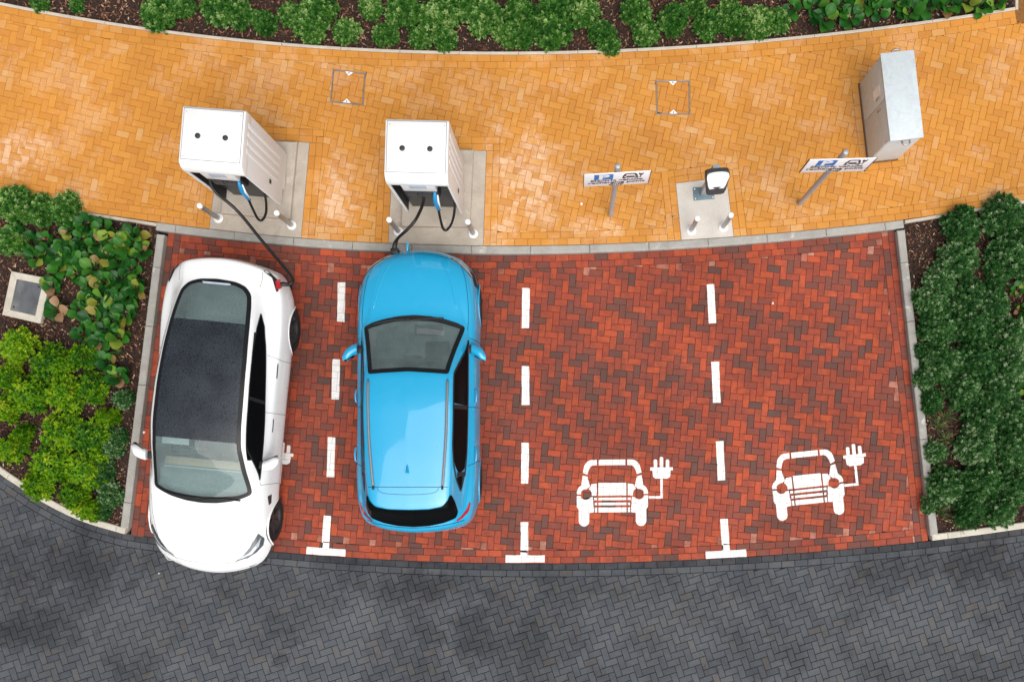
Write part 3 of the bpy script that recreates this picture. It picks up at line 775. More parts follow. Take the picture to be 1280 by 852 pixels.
# ------------------------------------------------------------------ rapid charging units
def charger(cx, cy, deg, label):
    """local x across, -y to the front (bays)"""
    e = tag(empty('charging_unit', (cx, cy, PZ), R(deg)), label, 'charging station', 'rapid charging units')
    hw, hd, zt, zb = .42, .41, 1.85 - PZ, .13
    # core with its plinth box, then cheeks, column, cap
    rbox('core', -hw + .012, hw - .012, -.13, hd - .004, .02, zt - .03, M['white_metal'], e, .01)
    rbox('lower_panel', -hw + .05, hw - .05, -.262, -.14, 0, .84, M['charcoal'], e, .008)
    for s in (-1, 1):
        pr = [(hd, zb), (-hd + .02, zb), (-hd, zb + .03), (-hd, zt - .2), (-hd + .06, zt - .06), (hd, zt - .06)]
        ch = extrude_poly('side_panel', pr, 'x', s * hw, s * (hw - .03), M['white_panel'], e, .006)
        for k in range(4):
            rbox('rib', s * hw - (.004 if s > 0 else .008), s * hw + (.008 if s > 0 else .004), -.12 + k * .115, -.055 + k * .115, .35, zt - .12, M['white_panel'], ch, .003)
        rbox('vent', s * hw - .006, s * hw + .006, -.235, -.175, .60, .67, M['black'], ch, .002)
        rbox('holster', s * .245 - (.145 if s > 0 else .14), s * .245 + (.14 if s > 0 else .145), -.145, -.135, .70, zt - .22, M['black'], e, 0)
        rbox('holster_lining', s * (hw - .036) - .003, s * (hw - .036) + .003, -hd + .02, -.14, .22, zt - .21, M['black'], e, 0)
    rbox('front_column', -.265, .205, -hd + .02, -.15, 1.15, zt - .17, M['white_metal'], e, .012)
    rbox('column_side', -.267, .207, -hd + .05, -.16, .86, 1.16, M['black'], e, .004)
    cp = rbox('control_panel', -.255, .195, -hd + .03, -hd + .055, .87, 1.14, M['charcoal'], e, .008)
    for x, z, w in ((-.08, 1.06, .03), (-.02, 1.06, .03), (.07, 1.02, .06), (-.1, .96, .02)): rbox('button', x - w / 2, x + w / 2, -hd + .022, -hd + .034, z - .015, z + .015, M['black'] if w < .05 else M['rim'], cp, .002)
    rbox('label_plate', -.15, .085, -hd + .016, -hd + .024, 1.28, 1.42, M['label_grey'], e, .002)
    rbox('hood', -hw + .032, hw - .032, -.2, -.13, zt - .28, zt - .2, M['black'], e, 0)
    prof = [(hd + .004, zt - .2), (-hd - .002, zt - .2), (-hd - .004, zt - .14), (-hd + .015, zt - .07), (-hd + .055, zt - .02), (-hd + .10, zt), (hd - .02, zt), (hd + .004, zt - .02)]
    cap = extrude_poly('top_cap', prof, 'x', -hw - .003, hw + .003, M['white_metal'], e, .010, 3)
    rbox('lid_seam', -hw + .017, hw - .022, -hd + .107, hd - .022, zt - .01, zt + .0012, M['silver'], e, 0)
    lid = rbox('top_panel', -hw + .025, hw - .03, -hd + .115, hd - .03, zt - .01, zt + .006, M['white_metal'], e, .004)
    for s in (-1, 1):
        lathe('lifting_eye_cap', [(0, .012), (.022, .012), (.036, .008), (.038, 0)], 20, M['rim'], lid, (s * .185 - .005, .02, zt + .006))
        for y in (hd - .075, -hd + .15): lathe('screw', [(0, .004), (.006, .004), (.007, 0)], 8, M['silver'], lid, (s * (hw - .055), y, zt + .006))
    return e
ch1 = charger(-4.86, 4.215, -4.5, 'white charging unit wired to the white car, beside the planting bed')
ch2 = charger(-2.13, 4.06, -1.5, 'white charging unit wired to the blue car')
def loc(e, p):
    rz = e.rotation_euler.z; c, s = math.cos(rz), math.sin(rz)
    return (e.location.x + c * p[0] - s * p[1], e.location.y + s * p[0] + c * p[1], e.location.z + p[2])

def gun(parent, pts, mat_body):
    """connector: barrel, bent grip"""
    pass
def parked_cable(e, label):
    c = tag(empty('parked_cable', loc(e, (.30, -.40, .9))), label, 'charging cable', 'parked charging cables')
    o = Vector(c.location)
    W = lambda x, y, z: Vector(loc(e, (x, y, z))) - o
    tube('grip', [W(.16, -.375, 1.10), W(.145, -.415, 1.0), W(.135, -.455, .88), W(.14, -.475, .78), W(.15, -.505, .66)], [.020, .030, .035, .029, .024], M['blue_plug'], c, 12)
    tube('collar', [W(.19, -.40, 1.04), W(.182, -.46, .90), W(.185, -.50, .72)], [.010, .015, .010], M['white'], c, 8)
    tube('lead', spline([W(.148, -.50, .70), W(.15, -.60, .50), W(.165, -.685, .34), W(.22, -.69, .31), W(.31, -.60, .42), W(.375, -.46, .64), W(.385, -.30, .85)], 8), .0185, M['rubber'], c, 10)
parked_cable(ch1, 'blue plug and black cable hung in the unit that feeds the white car')
parked_cable(ch2, 'blue plug and black cable hung in the unit that feeds the blue car')

# ------------------------------------------------------------------ bollards
BW = 'short steel bollard with white cap'
def bollard(px, py, label):
    x, y = at(px, py, ZP)
    e = tag(empty('bollard', (x, y, ZP + .004)), label, 'bollard', 'protection bollards')
    lathe('base_ring', [(.034, .001), (.073, .001), (.075, .008), (.066, .018), (.05, .022), (.034, .022)], 28, M['white'], e)
    lathe('tube', [(.036, .0), (.036, .64)], 24, M['steel'], e)
    lathe('cap', [(.0375, .62), (.041, .625), (.041, .655), (.036, .664), (.02, .668), (0, .669)], 24, M['white'], e)
bollard(273.4, 273, BW + ' beside the planting bed, before the white car')
bollard(364.7, 281.5, BW + ' near the cable feeding the white car')
bollard(498.2, 289.5, BW + ' by the cable feeding the blue car')
bollard(591.6, 292, BW + ' on the blue car pad, under the parked plug')
bollard(864, 288, BW + ' on the pale pad, nearer the blue car')
bollard(904, 284, BW + ' on the pale pad, nearer the metal cabinet')

# ------------------------------------------------------------------ parking signs
def sign(px, py, deg, label):
    x, y = at(px, py, ZP)
    e = tag(empty('parking_sign', (x, y, ZP), R(deg)), label, 'sign', 'electric vehicle parking signs')
    zt = 2.31 - ZP
    lathe('post', [(.038, -.02), (.038, zt - .02)], 24, M['greysteel'], e)
    lathe('post_cap', [(.041, zt - .05), (.041, zt - .015), (.034, zt), (.015, zt + .008), (0, zt + .01)], 24, M['greysteel'], e)
    z0, z1, w = 1.7 - ZP, 2.2 - ZP, .435
    pl = rbox('plate', -w, w, -.052, -.045, z0, z1, M['sign_white'], e, .002)
    rbox('plate_edge', -w - .006, -w + .001, -.058, -.038, z0, z1, M['sign_black'], pl, 0)
    rbox('plate_edge', w - .001, w + .006, -.058, -.038, z0, z1, M['sign_black'], pl, 0)
    for k in (z0 + .1, z1 - .1): rbox('clip', -.06, .06, -.046, -.03, k - .015, k + .015, M['greysteel'], e, .003)
    zc = z1 - .145; FR = (R(90), 0, 0)
    rbox('parking_symbol', -.30, -.05, -.0545, -.051, zc - .10, zc + .10, M['sign_blue'], pl, 0)
    text_mesh('parking_letter', 'P', .225, M['sign_white'], pl, (-.175, -.0555, zc), FR, sx=1.25, bold=.008)
    ic = empty('car_icon'); ic.parent = pl
    # black car with a lead and plug, drawn as flat cut-outs
    def cut(name, poly, m, d): 
        extrude_poly(name, poly, 'y', -.051 - d, -.051, m, ic, 0, smooth=False)
    X0, Z0 = .075, zc - .095
    cut('car_shape', [(X0, Z0), (X0 + .035, Z0), (X0 + .05, Z0 + .03), (X0 + .15, Z0 + .03), (X0 + .165, Z0), (X0 + .2, Z0), (X0 + .2, Z0 + .09), (X0 + .175, Z0 + .175), (X0 + .15, Z0 + .19), (X0 + .05, Z0 + .19), (X0 + .025, Z0 + .175), (X0, Z0 + .09)], M['sign_black'], .003)
    cut('car_window', [(X0 + .035, Z0 + .10), (X0 + .165, Z0 + .10), (X0 + .15, Z0 + .16), (X0 + .05, Z0 + .16)], M['sign_white'], .0042)
    for k in (.02, .15): cut('car_lamp', [(X0 + k, Z0 + .055), (X0 + k + .03, Z0 + .055), (X0 + k + .03, Z0 + .08), (X0 + k, Z0 + .08)], M['sign_white'], .0042)
    cut('lead_shape', [(X0 + .2, Z0 + .02), (X0 + .245, Z0 + .02), (X0 + .245, Z0 + .11), (X0 + .232, Z0 + .11), (X0 + .232, Z0 + .035), (X0 + .2, Z0 + .035)], M['sign_black'], .003)
    cut('plug_shape', [(X0 + .222, Z0 + .11), (X0 + .255, Z0 + .11), (X0 + .268, Z0 + .14), (X0 + .268, Z0 + .19), (X0 + .258, Z0 + .19), (X0 + .258, Z0 + .165), (X0 + .219, Z0 + .165), (X0 + .219, Z0 + .19), (X0 + .209, Z0 + .19), (X0 + .209, Z0 + .14)], M['sign_black'], .003)
    for k, (tx, sz) in enumerate((('Electric vehicle', .092), ('recharging point', .092), ('only', .092))):
        text_mesh('lettering', tx, sz, M['sign_black'], pl, (0, -.0545, z0 + .215 - k * .082), FR, sx=1.25, bold=.002)
sign(763.3, 269, 3.3, 'electric vehicle parking sign on a post, standing alone on the yellow path')
sign(999.7, 254.5, 1.5, 'electric vehicle parking sign on a post, in front of the metal cabinet')

# ------------------------------------------------------------------ small charging post
x, y = at(879, 242, ZP)
e = tag(empty('charging_post', (x, y, ZP + .004), R(5)), 'small grey charging post with white sloping face on the pale pad', 'charging station')
bp = rbox('base_plate', -.155, .165, -.10, .10, 0, .012, plain('blue_grey_steel', (.13, .20, .235), .5, .2, 0, .15), e, .003)
for a in (-1, 1):
    for b in (-1, 1): lathe('bolt', [(0, .022), (.010, .022), (.012, .012)], 6, M['white'], bp, (.005 + a * .135, b * .075, 0))
rbox('column', -.05, .05, -.035, .035, .012, 1.12, M['greysteel'], e, .008)
rbox('bracket', -.05, .05, -.06, .03, .98, 1.22, M['greysteel'], e, .006)
hp = [(.06, 1.0), (.075, 1.22), (.055, 1.27), (0, 1.29), (-.07, 1.265), (-.20, 1.02), (-.215, .95), (-.19, .90), (-.05, .88)]
bm = bmesh.new(); rings_ = []
for k, xw in enumerate((-.168, -.15, -.10, .10, .15, .168)):
    sc = (.82, .95, 1, 1, .95, .82)[k]; cyy, czz = -.07, 1.08
    # narrower toward the foot of the head
    rings_.append([bm.verts.new((xw * (1 - .28 * max(0, (1.2 - z) / .35)), cyy + (yy - cyy) * sc, czz + (z - czz) * sc)) for yy, z in hp])
n = len(hp)
for a, b in zip(rings_, rings_[1:]):
    for i in range(n): bm.faces.new((a[i], b[i], b[(i + 1) % n], a[(i + 1) % n]))
bm.faces.new(rings_[0]); bm.faces.new(rings_[-1][::-1]); bmesh.ops.recalc_face_normals(bm, faces=bm.faces[:])
bmesh.ops.translate(bm, verts=bm.verts[:], vec=(0, -.10, 0)); head = bm_obj('head', bm, M['charcoal'], e, True, auto=35)
def slope(u): # points on the sloping face
    return (-.17 - .13 * u, 1.272 - .245 * u)
bm = bmesh.new(); G = []
for u in (-.42, -.25, 0, .2, .4, .6, .76):
    yy, zz = slope(u) if u >= 0 else (-.17 - .17 * u, 1.274 + (.02 if u > -.3 else .012))
    w0 = .158 - .062 * max(0, u) - (.055 if u < -.3 else .012 if u < 0 else 0) - (.012 if u > .7 else 0)
    G.append([bm.verts.new((w0 * t, yy - .004, zz + .006 - .012 * abs(t) ** 3)) for t in (-1, -.8, -.4, 0, .4, .8, 1)])
for a, b in zip(G, G[1:]):
    for i in range(6): bm.faces.new((a[i], a[i + 1], b[i + 1], b[i]))
bmesh.ops.recalc_face_normals(bm, faces=bm.faces[:])
r = bmesh.ops.solidify(bm, geom=bm.faces[:], thickness=.008)
cover = bm_obj('face_cover', bm, M['white_metal'], e, True, auto=50)
for k, (u, w0, t) in enumerate(((.66, .05, .006), (.72, .03, .005))):
    yy, zz = slope(u); rbox('marking', -w0, w0, yy - .016, yy - .004, zz + .002, zz + .012, M['charcoal'], cover, 0)

# ------------------------------------------------------------------ galvanised cabinet
e = tag(empty('utility_cabinet', (cab_c[0], cab_c[1], ZP), R(cab_r)), 'galvanised steel utility cabinet standing at the back of the yellow path', 'cabinet')
rbox('base', -.22, .22, -.60, .60, -.02, .06, M['greysteel'], e, .004)
rbox('body', -.225, .228, -.61, .61, .04, .93, M['galv'], e, .006)
lid = rbox('lid', -.242, .242, -.63, .63, .915, .955, M['galv'], e, .006)
for y0, y1 in ((-.602, -.004), (.004, .602)):
    d = rbox('door', -.236, -.222, y0, y1, .07, .91, M['galv'], e, .003)
    hy = y0 + .07 if y0 > 0 else y1 - .09
    rbox('latch', -.25, -.234, hy, hy + .03, .62, .72, M['steel'], d, .004)
    for z in (.2, .78):
        yy = y1 - .012 if y0 > 0 else y0 + .004
        rbox('hinge', -.242, -.232, yy, yy + .01, z, z + .06, M['steel'], d, .002)
rbox('notice', -.2385, -.2355, .12, .26, .52, .78, M['sign_white'], e, 0)
for s in (-1, 1):
    tube('lifting_lug', [(-.05, s * .632, .89), (-.05, s * .665, .90), (-.02, s * .685, .90), (.03, s * .685, .90), (.06, s * .665, .90), (.06, s * .632, .89)], .014, M['steel'], e, 8)

# ------------------------------------------------------------------ inspection chamber in the bed
q = [at(15, 339, .1), at(64, 348.5, .1), at(51, 404.5, .1), at(3.5, 393.5, .1)][::-1]
c = (sum(p[0] for p in q) / 4, sum(p[1] for p in q) / 4); L = [(p[0] - c[0], p[1] - c[1]) for p in q]
e = tag(empty('access_chamber', (c[0], c[1], .02)), 'square concrete access chamber with dark metal lid in the planting bed', 'manhole cover')
I = inset(L, .105); v, f = [], []
for k in range(4): piece_data([L[k], L[(k + 1) % 4], I[(k + 1) % 4], I[k]], .10, (0, 0), v, f, 0, .008, .12)
mesh_obj('surround', v, f, M['palekerb'], e)
v, f = [], []; piece_data(inset(L, .108), .092, (0, 0), v, f, 0, .004, .1); ld = mesh_obj('lid', v, f, mat_concrete('worn_metal_lid', (.07, .075, .085), (.13, .14, .15), (.30, .29, .27)), e)
for k in (0, 2):
    m = I[k]; lathe('keyhole', [(0, .004), (.014, .004), (.015, 0)], 10, M['gap'], ld, (m[0] * .78, m[1] * .78, .0925))

# ------------------------------------------------------------------ cars
def pchip(x, y, xq):
    x, y, xq = np.asarray(x, float), np.asarray(y, float), np.asarray(xq, float)
    h = np.diff(x); d = np.diff(y) / h; m = np.zeros(len(x)); m[0], m[-1] = d[0], d[-1]
    for i in range(1, len(x) - 1):
        if d[i - 1] * d[i] > 0:
            w1, w2 = 2 * h[i] + h[i - 1], h[i] + 2 * h[i - 1]; m[i] = (w1 + w2) / (w1 / d[i - 1] + w2 / d[i])
    k = np.clip(np.searchsorted(x, xq) - 1, 0, len(h) - 1); t = (xq - x[k]) / h[k]
    return ((2 * t**3 - 3 * t**2 + 1) * y[k] + (t**3 - 2 * t**2 + t) * h[k] * m[k] + (-2 * t**3 + 3 * t**2) * y[k + 1] + (t**3 - t**2) * h[k] * m[k + 1])
class Body:
    """lofted shell. table rows: x, bow, W, zs, ysh, zsh, yb, zb, yr, zr, zt"""
    NR = 10
    def __init__(s, table, nx=170, per=9):
        T = np.array(sorted(table)); s.T = T; s.x0, s.x1 = T[0, 0], T[-1, 0]
        # denser stations at both ends
        u = np.linspace(0, 1, nx + 1); s.X = s.x0 + (s.x1 - s.x0) * (u - .085 * np.sin(2 * np.pi * u) / (1))
        s.X[0], s.X[-1] = s.x0, s.x1
        s.t = np.linspace(0, s.NR - 1, (s.NR - 1) * per + 1)
        s.grid = np.array([s.ring(x, s.t) for x in s.X])          # (nx+1, nt, 3), left side
        s.nt = len(s.t)
        V, Fc = [], []
        nx1 = len(s.X)
        for sd in (1, -1):
            for i in range(nx1):
                for j in range(s.nt):
                    p = s.grid[i, j]; V.append((p[0], p[1] * sd, p[2]))
        s.V = V; off = nx1 * s.nt
        def idx(i, j, sd): return (0 if sd == 1 or j == s.nt - 1 else off) + i * s.nt + j
        s.faces = []                                              # (indices, xparam, t, side)
        for sd in (1, -1):
            for i in range(nx1 - 1):
                for j in range(s.nt - 1):
                    q = (idx(i, j, sd), idx(i + 1, j, sd), idx(i + 1, j + 1, sd), idx(i, j + 1, sd))
                    s.faces.append((q[::-1] if sd == 1 else q, (s.X[i] + s.X[i + 1]) / 2, (s.t[j] + s.t[j + 1]) / 2, sd))
        s.caps = []
        for i, fl in ((0, 0), (nx1 - 1, 1)):
            for j in range(s.nt - 1):
                q = (idx(i, j, 1), idx(i, j + 1, 1), idx(i, j + 1, -1), idx(i, j, -1)); q = tuple(dict.fromkeys(q))
                s.caps.append(q if fl == 0 else q[::-1])
        s.bvh = BVHTree.FromPolygons([Vector(v) for v in V], [f[0] for f in s.faces] + s.caps)
    def params(s, x):
        if not hasattr(s, 'tab'):
            s.tx = np.linspace(s.x0, s.x1, 1500); s.tab = [pchip(s.T[:, 0], s.T[:, k], s.tx) for k in range(1, s.T.shape[1])]
        return [float(np.interp(x, s.tx, c)) for c in s.tab]
    def ring(s, x, t):
        bow, W, zs, ysh, zsh, yb, zb, yr, zr, zt = s.params(x)
        zm = zs + (zsh - zs) * .55
        Y = [W - .17, W - .115, W - .045, W, ysh, yb, yr, yr * .90, yr * .5, 0]
        Z = [zs, zs + .03, zs + .18, zm, zsh, zb, zr, zr + (zt - zr) * .45, zr + (zt - zr) * .88, zt]
        ti = np.arange(len(Y)); y = pchip(ti, Y, t); z = pchip(ti, Z, t)
        xx = x - np.tanh(x * 2.5) * bow * (y / .9) ** 2
        return np.stack([xx, y, z], 1)
    def S(s, x, t, sd=1):
        p = s.ring(x, [t])[0]; return Vector((p[0], p[1] * sd, p[2]))
    def N(s, x, t, sd=1):
        e = .01; a = s.S(x + e, t, sd) - s.S(x - e, t, sd); b = s.S(x, min(t + .05, 9), sd) - s.S(x, max(t - .05, 0), sd)
        n = a.cross(b).normalized(); return -n if (n.y * sd < 0 and abs(n.y) > .2) or (abs(n.y) <= .2 and n.z < 0) else n
    def drop(s, x, y, off=.004):
        h = s.bvh.ray_cast(Vector((x, y, 3)), Vector((0, 0, -1)))
        if h[0] is None: return Vector((x, y, .8))
        n = h[1] if h[1].z > 0 else -h[1]; return h[0] + n * off
    def t_at_z(s, x, z):
        ts = np.linspace(0, 5, 120); r = s.ring(x, ts)[:, 2]; return float(np.interp(z, r, ts))
    # ---- draped pieces
    def patch_top(s, name, poly, mat, parent, off=.004, sp=.04):
        pts = resample(list(poly) + [poly[0]], sp)[:-1]; n = len(pts)
        xs = [p[0] for p in pts]; ys = [p[1] for p in pts]; inn = inset(pts, sp * .5) if area(pts) > 0 else inset(pts, -sp * .5)
        g = [(x, y) for x in np.arange(min(xs), max(xs), sp) for y in np.arange(min(ys), max(ys), sp)]
        if g: k = inside_np(np.array(g), inn); g = [q for q, z in zip(g, k) if z]
        v2 = [Vector(p) for p in pts] + [Vector(p) for p in g]
        r = delaunay_2d_cdt(v2, [(i, (i + 1) % n) for i in range(n)], [], 1, 1e-6)
        V = [s.drop(p.x, p.y, off) for p in r[0]]; fs = []
        for f in r[2]:
            a, b, c = [V[i] for i in f[:3]]
            fs.append(tuple(f) if (b - a).cross(c - a).z > 0 else tuple(f)[::-1])
        return mesh_obj(name, V, fs, mat, parent, True)
    def ring_top(s, name, poly, w, mat, parent, off=.006, sp=.03):
        pts = resample(list(poly) + [poly[0]], sp)[:-1]; sg = 1 if area(pts) > 0 else -1
        R0, R1, R2 = pts, inset(pts, sg * w / 2), inset(pts, sg * w); n = len(pts)
        V = [s.drop(*p, off) for r in (R0, R1, R2) for p in r]; fs = []
        for k in range(2):
            for i in range(n):
                q = (k * n + i, k * n + (i + 1) % n, (k + 1) * n + (i + 1) % n, (k + 1) * n + i); fs.append(q if sg > 0 else q[::-1])
        return mesh_obj(name, V, fs, mat, parent, True)
    def line_top(s, name, pts, w, mat, parent, off=.0015, sp=.03):
        P = resample(pts, sp); A, B = offset_line(P, w / 2), offset_line(P, -w / 2); n = len(P)
        V = [s.drop(*p, off) for p in A + B]; fs = [(i, n + i, n + i + 1, i + 1) for i in range(n - 1)]
        return mesh_obj(name, V, fs, mat, parent, True)
    def line_par(s, name, pts, w, mat, parent, sd, off=.0015, sp=.06):
        """ribbon along (x,t) path"""
        P = resample(pts, sp); V = []
        n = len(P)
        C = [s.S(x, t, sd) for x, t in P]; N = [s.N(x, t, sd) for x, t in P]
        for i in range(n):
            tg = (C[min(i + 1, n - 1)] - C[max(i - 1, 0)]).normalized(); b = N[i].cross(tg).normalized() * w / 2
            V += [C[i] + N[i] * off + b, C[i] + N[i] * off - b]
        return mesh_obj(name, V, [(2 * i, 2 * i + 1, 2 * i + 3, 2 * i + 2) for i in range(n - 1)], mat, parent, True)
    def patch_par(s, name, poly, mat, parent, sd, off=.004, sp=.06):
        pts = resample(list(poly) + [poly[0]], sp)[:-1]; n = len(pts)
        xs = [p[0] for p in pts]; ys = [p[1] for p in pts]
        g = [(x, y) for x in np.arange(min(xs), max(xs), sp) for y in np.arange(min(ys), max(ys), sp * 1.5)]
        if g:
            inn = inset(pts, sp * .4 if area(pts) > 0 else -sp * .4); k = inside_np(np.array(g), inn); g = [q for q, z in zip(g, k) if z]
        r = delaunay_2d_cdt([Vector(p) for p in pts] + [Vector(p) for p in g], [(i, (i + 1) % n) for i in range(n)], [], 1, 1e-6)
        V = [s.S(p.x, p.y, sd) + s.N(p.x, p.y, sd) * off for p in r[0]]; fs = []
        for f in r[2]:
            a, b, c = [V[i] for i in f[:3]]; fs.append(tuple(f) if (b - a).cross(c - a).y * sd > 0 else tuple(f)[::-1])
        return mesh_obj(name, V, fs, mat, parent, True)
    def shell(s, classify, mat, parent, sub):
        """one mesh for each name the classifier returns ('' = body, None = opening)"""
        groups = {}
        for f, x, t, sd in s.faces:
            c = [s.V[i] for i in f]; cx, cy, cz = (sum(p[k] for p in c) / 4 for k in range(3))
            k = classify(cx, cy, cz, x, t, sd)
            if k is None: continue
            groups.setdefault(k, []).append(f)
        groups['body'] += s.caps
        nrm = np.zeros((len(s.V), 3)); VA = np.array(s.V)
        for f in [q[0] for q in s.faces]:
            a = np.cross(VA[f[2]] - VA[f[0]], VA[f[3]] - VA[f[1]])
            for i in f: nrm[i] += a
        nrm /= np.maximum(np.linalg.norm(nrm, axis=1), 1e-9)[:, None]
        out = {}
        for k, fs in groups.items():
            used = sorted(set(i for f in fs for i in f)); mp = {u: n for n, u in enumerate(used)}
            nm = k.split('|')[0]
            o = mesh_obj(nm, [s.V[i] for i in used], [tuple(mp[i] for i in f) for f in fs], mat, parent, True)
            o.data.normals_split_custom_set_from_vertices([tuple(nrm[i]) for i in used]) if k != 'body' else None
            out[k] = o
        return out
def round_poly(pts, r, n=5):
    out = []; m = len(pts); rr = r if hasattr(r, '__len__') else [r] * m
    for i in range(m):
        a, b, c = Vector(pts[i - 1]), Vector(pts[i]), Vector(pts[(i + 1) % m]); d1, d2 = (a - b), (c - b)
        k = min(rr[i], d1.length * .45, d2.length * .45); p, q = b + d1.normalized() * k, b + d2.normalized() * k
        for j in range(n + 1):
            u = j / n; out.append(tuple((1 - u) ** 2 * p + 2 * u * (1 - u) * b + u * u * q))
    return out
def sym(half):
    """half outline (x, y>=0) from front centre to rear centre -> closed symmetric outline"""
    return half + [(x, -y) for x, y in half[::-1] if abs(y) > 1e-6]
def wheel(parent, x, y, r, sd, w=.215):
    e = empty('wheel'); e.parent = parent; e.location = (x, y, r)
    rot = (R(90) if sd < 0 else R(-90), 0, 0)
    h = w / 2
    lathe('tyre', [(r * .66, -h), (r * .93, -h), (r * .985, -h * .8), (r, -h * .5), (r, h * .5), (r * .985, h * .8), (r * .93, h), (r * .66, h * .95), (r * .64, h * .6), (r * .64, -h * .6), (r * .66, -h)], 40, M['tyre'], e, rot=rot)
    rim = lathe('rim', [(0, h * .62), (.05, h * .62), (.07, h * .45), (r * .45, h * .35), (r * .60, h * .6), (r * .675, h * .93), (r * .69, h * .9), (r * .66, -h * .5)], 40, M['rim'], e, rot=rot)
    for k in range(5):
        a = 2 * math.pi * k / 5; ca, sa = math.cos(a), math.sin(a)
        v = [(.04 * ca - .03 * sa, .04 * sa + .03 * ca, h * .66), (.04 * ca + .03 * sa, .04 * sa - .03 * ca, h * .66), (r * .66 * ca + .022 * sa, r * .66 * sa - .022 * ca, h * .92), (r * .66 * ca - .022 * sa, r * .66 * sa + .022 * ca, h * .92)]
        v += [(p[0], p[1], p[2] - .04) for p in v]
        sp = mesh_obj('spoke', v, [(0, 1, 2, 3), (7, 6, 5, 4), (0, 4, 5, 1), (1, 5, 6, 2), (2, 6, 7, 3), (3, 7, 4, 0)], M['rim'], rim)
def arches(B, parent, xs, r, paint_mat, zc):
    for xw in xs:
        for sd in (1, -1):
            pts = []
            for k in range(25):
                a = R(4 + 172 * k / 24); x, z = xw + r * math.cos(a), zc + r * math.sin(a)
                zz = max(z, B.params(x)[2] + .005); t = B.t_at_z(x, zz); p = B.S(x, t, sd); pts.append((x, p.y - sd * .004, zz))
            tube('arch_lip', pts, .013, paint_mat, parent, 8)
            v, f = [], []
            for k in range(25):
                a = R(4 + 172 * k / 24); x, z = xw + (r + .005) * math.cos(a), max(.12, zc + (r + .005) * math.sin(a))
                v += [(x, sd * .90 if abs(pts[k][1]) > .90 else pts[k][1], z), (x, sd * .55, z)]
            f = [(2 * i, 2 * i + 1, 2 * i + 3, 2 * i + 2) for i in range(24)]
            f.append(tuple(2 * i + 1 for i in range(25)))
            mesh_obj('arch_liner', v, f, M['black'], parent)
def seat(parent, x, y, m, z=.42):
    rbox('seat_cushion', x - .25, x + .27, y - .25, y + .25, z - .12, z + .10, m, parent, .06, 3)
    rbox('seat_back', x - .36, x - .22, y - .25, y + .25, z + .05, z + .62, m, parent, .06, 3, rot=Matrix.Rotation(R(-14), 3, 'Y'), pivot=(x - .28, y, z + .1))
    rbox('headrest', x - .47, x - .38, y - .13, y + .13, z + .62, z + .80, m, parent, .035, 3)
def mirror_part(parent, sd, x, y, z, mat, length=.24, back=.13, rise=.02):
    """door mirror: housing swept back, with foot"""
    bm = bmesh.new(); secs = []
    for k in range(7):
        u = k / 6; yy = y + length * u; wx = (.075 + .02 * math.sin(u * 2.6)) * (1 if u < .75 else 1 - (u - .75) * 2.0); hz = (.055 + .02 * math.sin(u * 3)) * (1 if u < .75 else 1 - (u - .75) * 2.2)
        cx = x - back * u ** 1.2; ring = []
        for a in range(10):
            q = 2 * math.pi * a / 10; ring.append(bm.verts.new((cx + wx * math.cos(q), sd * yy, z + rise * u + hz * math.sin(q))))
        secs.append(ring)
    for a, b in zip(secs, secs[1:]):
        for i in range(10): bm.faces.new((a[i], a[(i + 1) % 10], b[(i + 1) % 10], b[i]))
    bm.faces.new(secs[0]); bm.faces.new(secs[-1][::-1]); bmesh.ops.recalc_face_normals(bm, faces=bm.faces[:])
    mo = bm_obj('door_mirror', bm, mat, parent, True, auto=50)
    rbox('mirror_foot', x - .06, x + .05, min(sd * (y - .10), sd * (y + .03)), max(sd * (y - .10), sd * (y + .03)), z - .06, z - .01, M['black'], mo, .01)
    yy0, yy1 = sorted((sd * (y + .03), sd * (y + length * .92)))
    rbox('mirror_glass', x - back * .55 - .078, x - back * .55 - .070, yy0, yy1, z - .035, z + .055, M['darkglass'], mo, .003, rot=Matrix.Rotation(R(sd * 28), 3, 'Z'))
def hanger(parent, B, pts, r, mat, name, off=.015):
    tube(name, [B.drop(x, y, off) for x, y in resample(pts, .04)], r, mat, parent, 8)

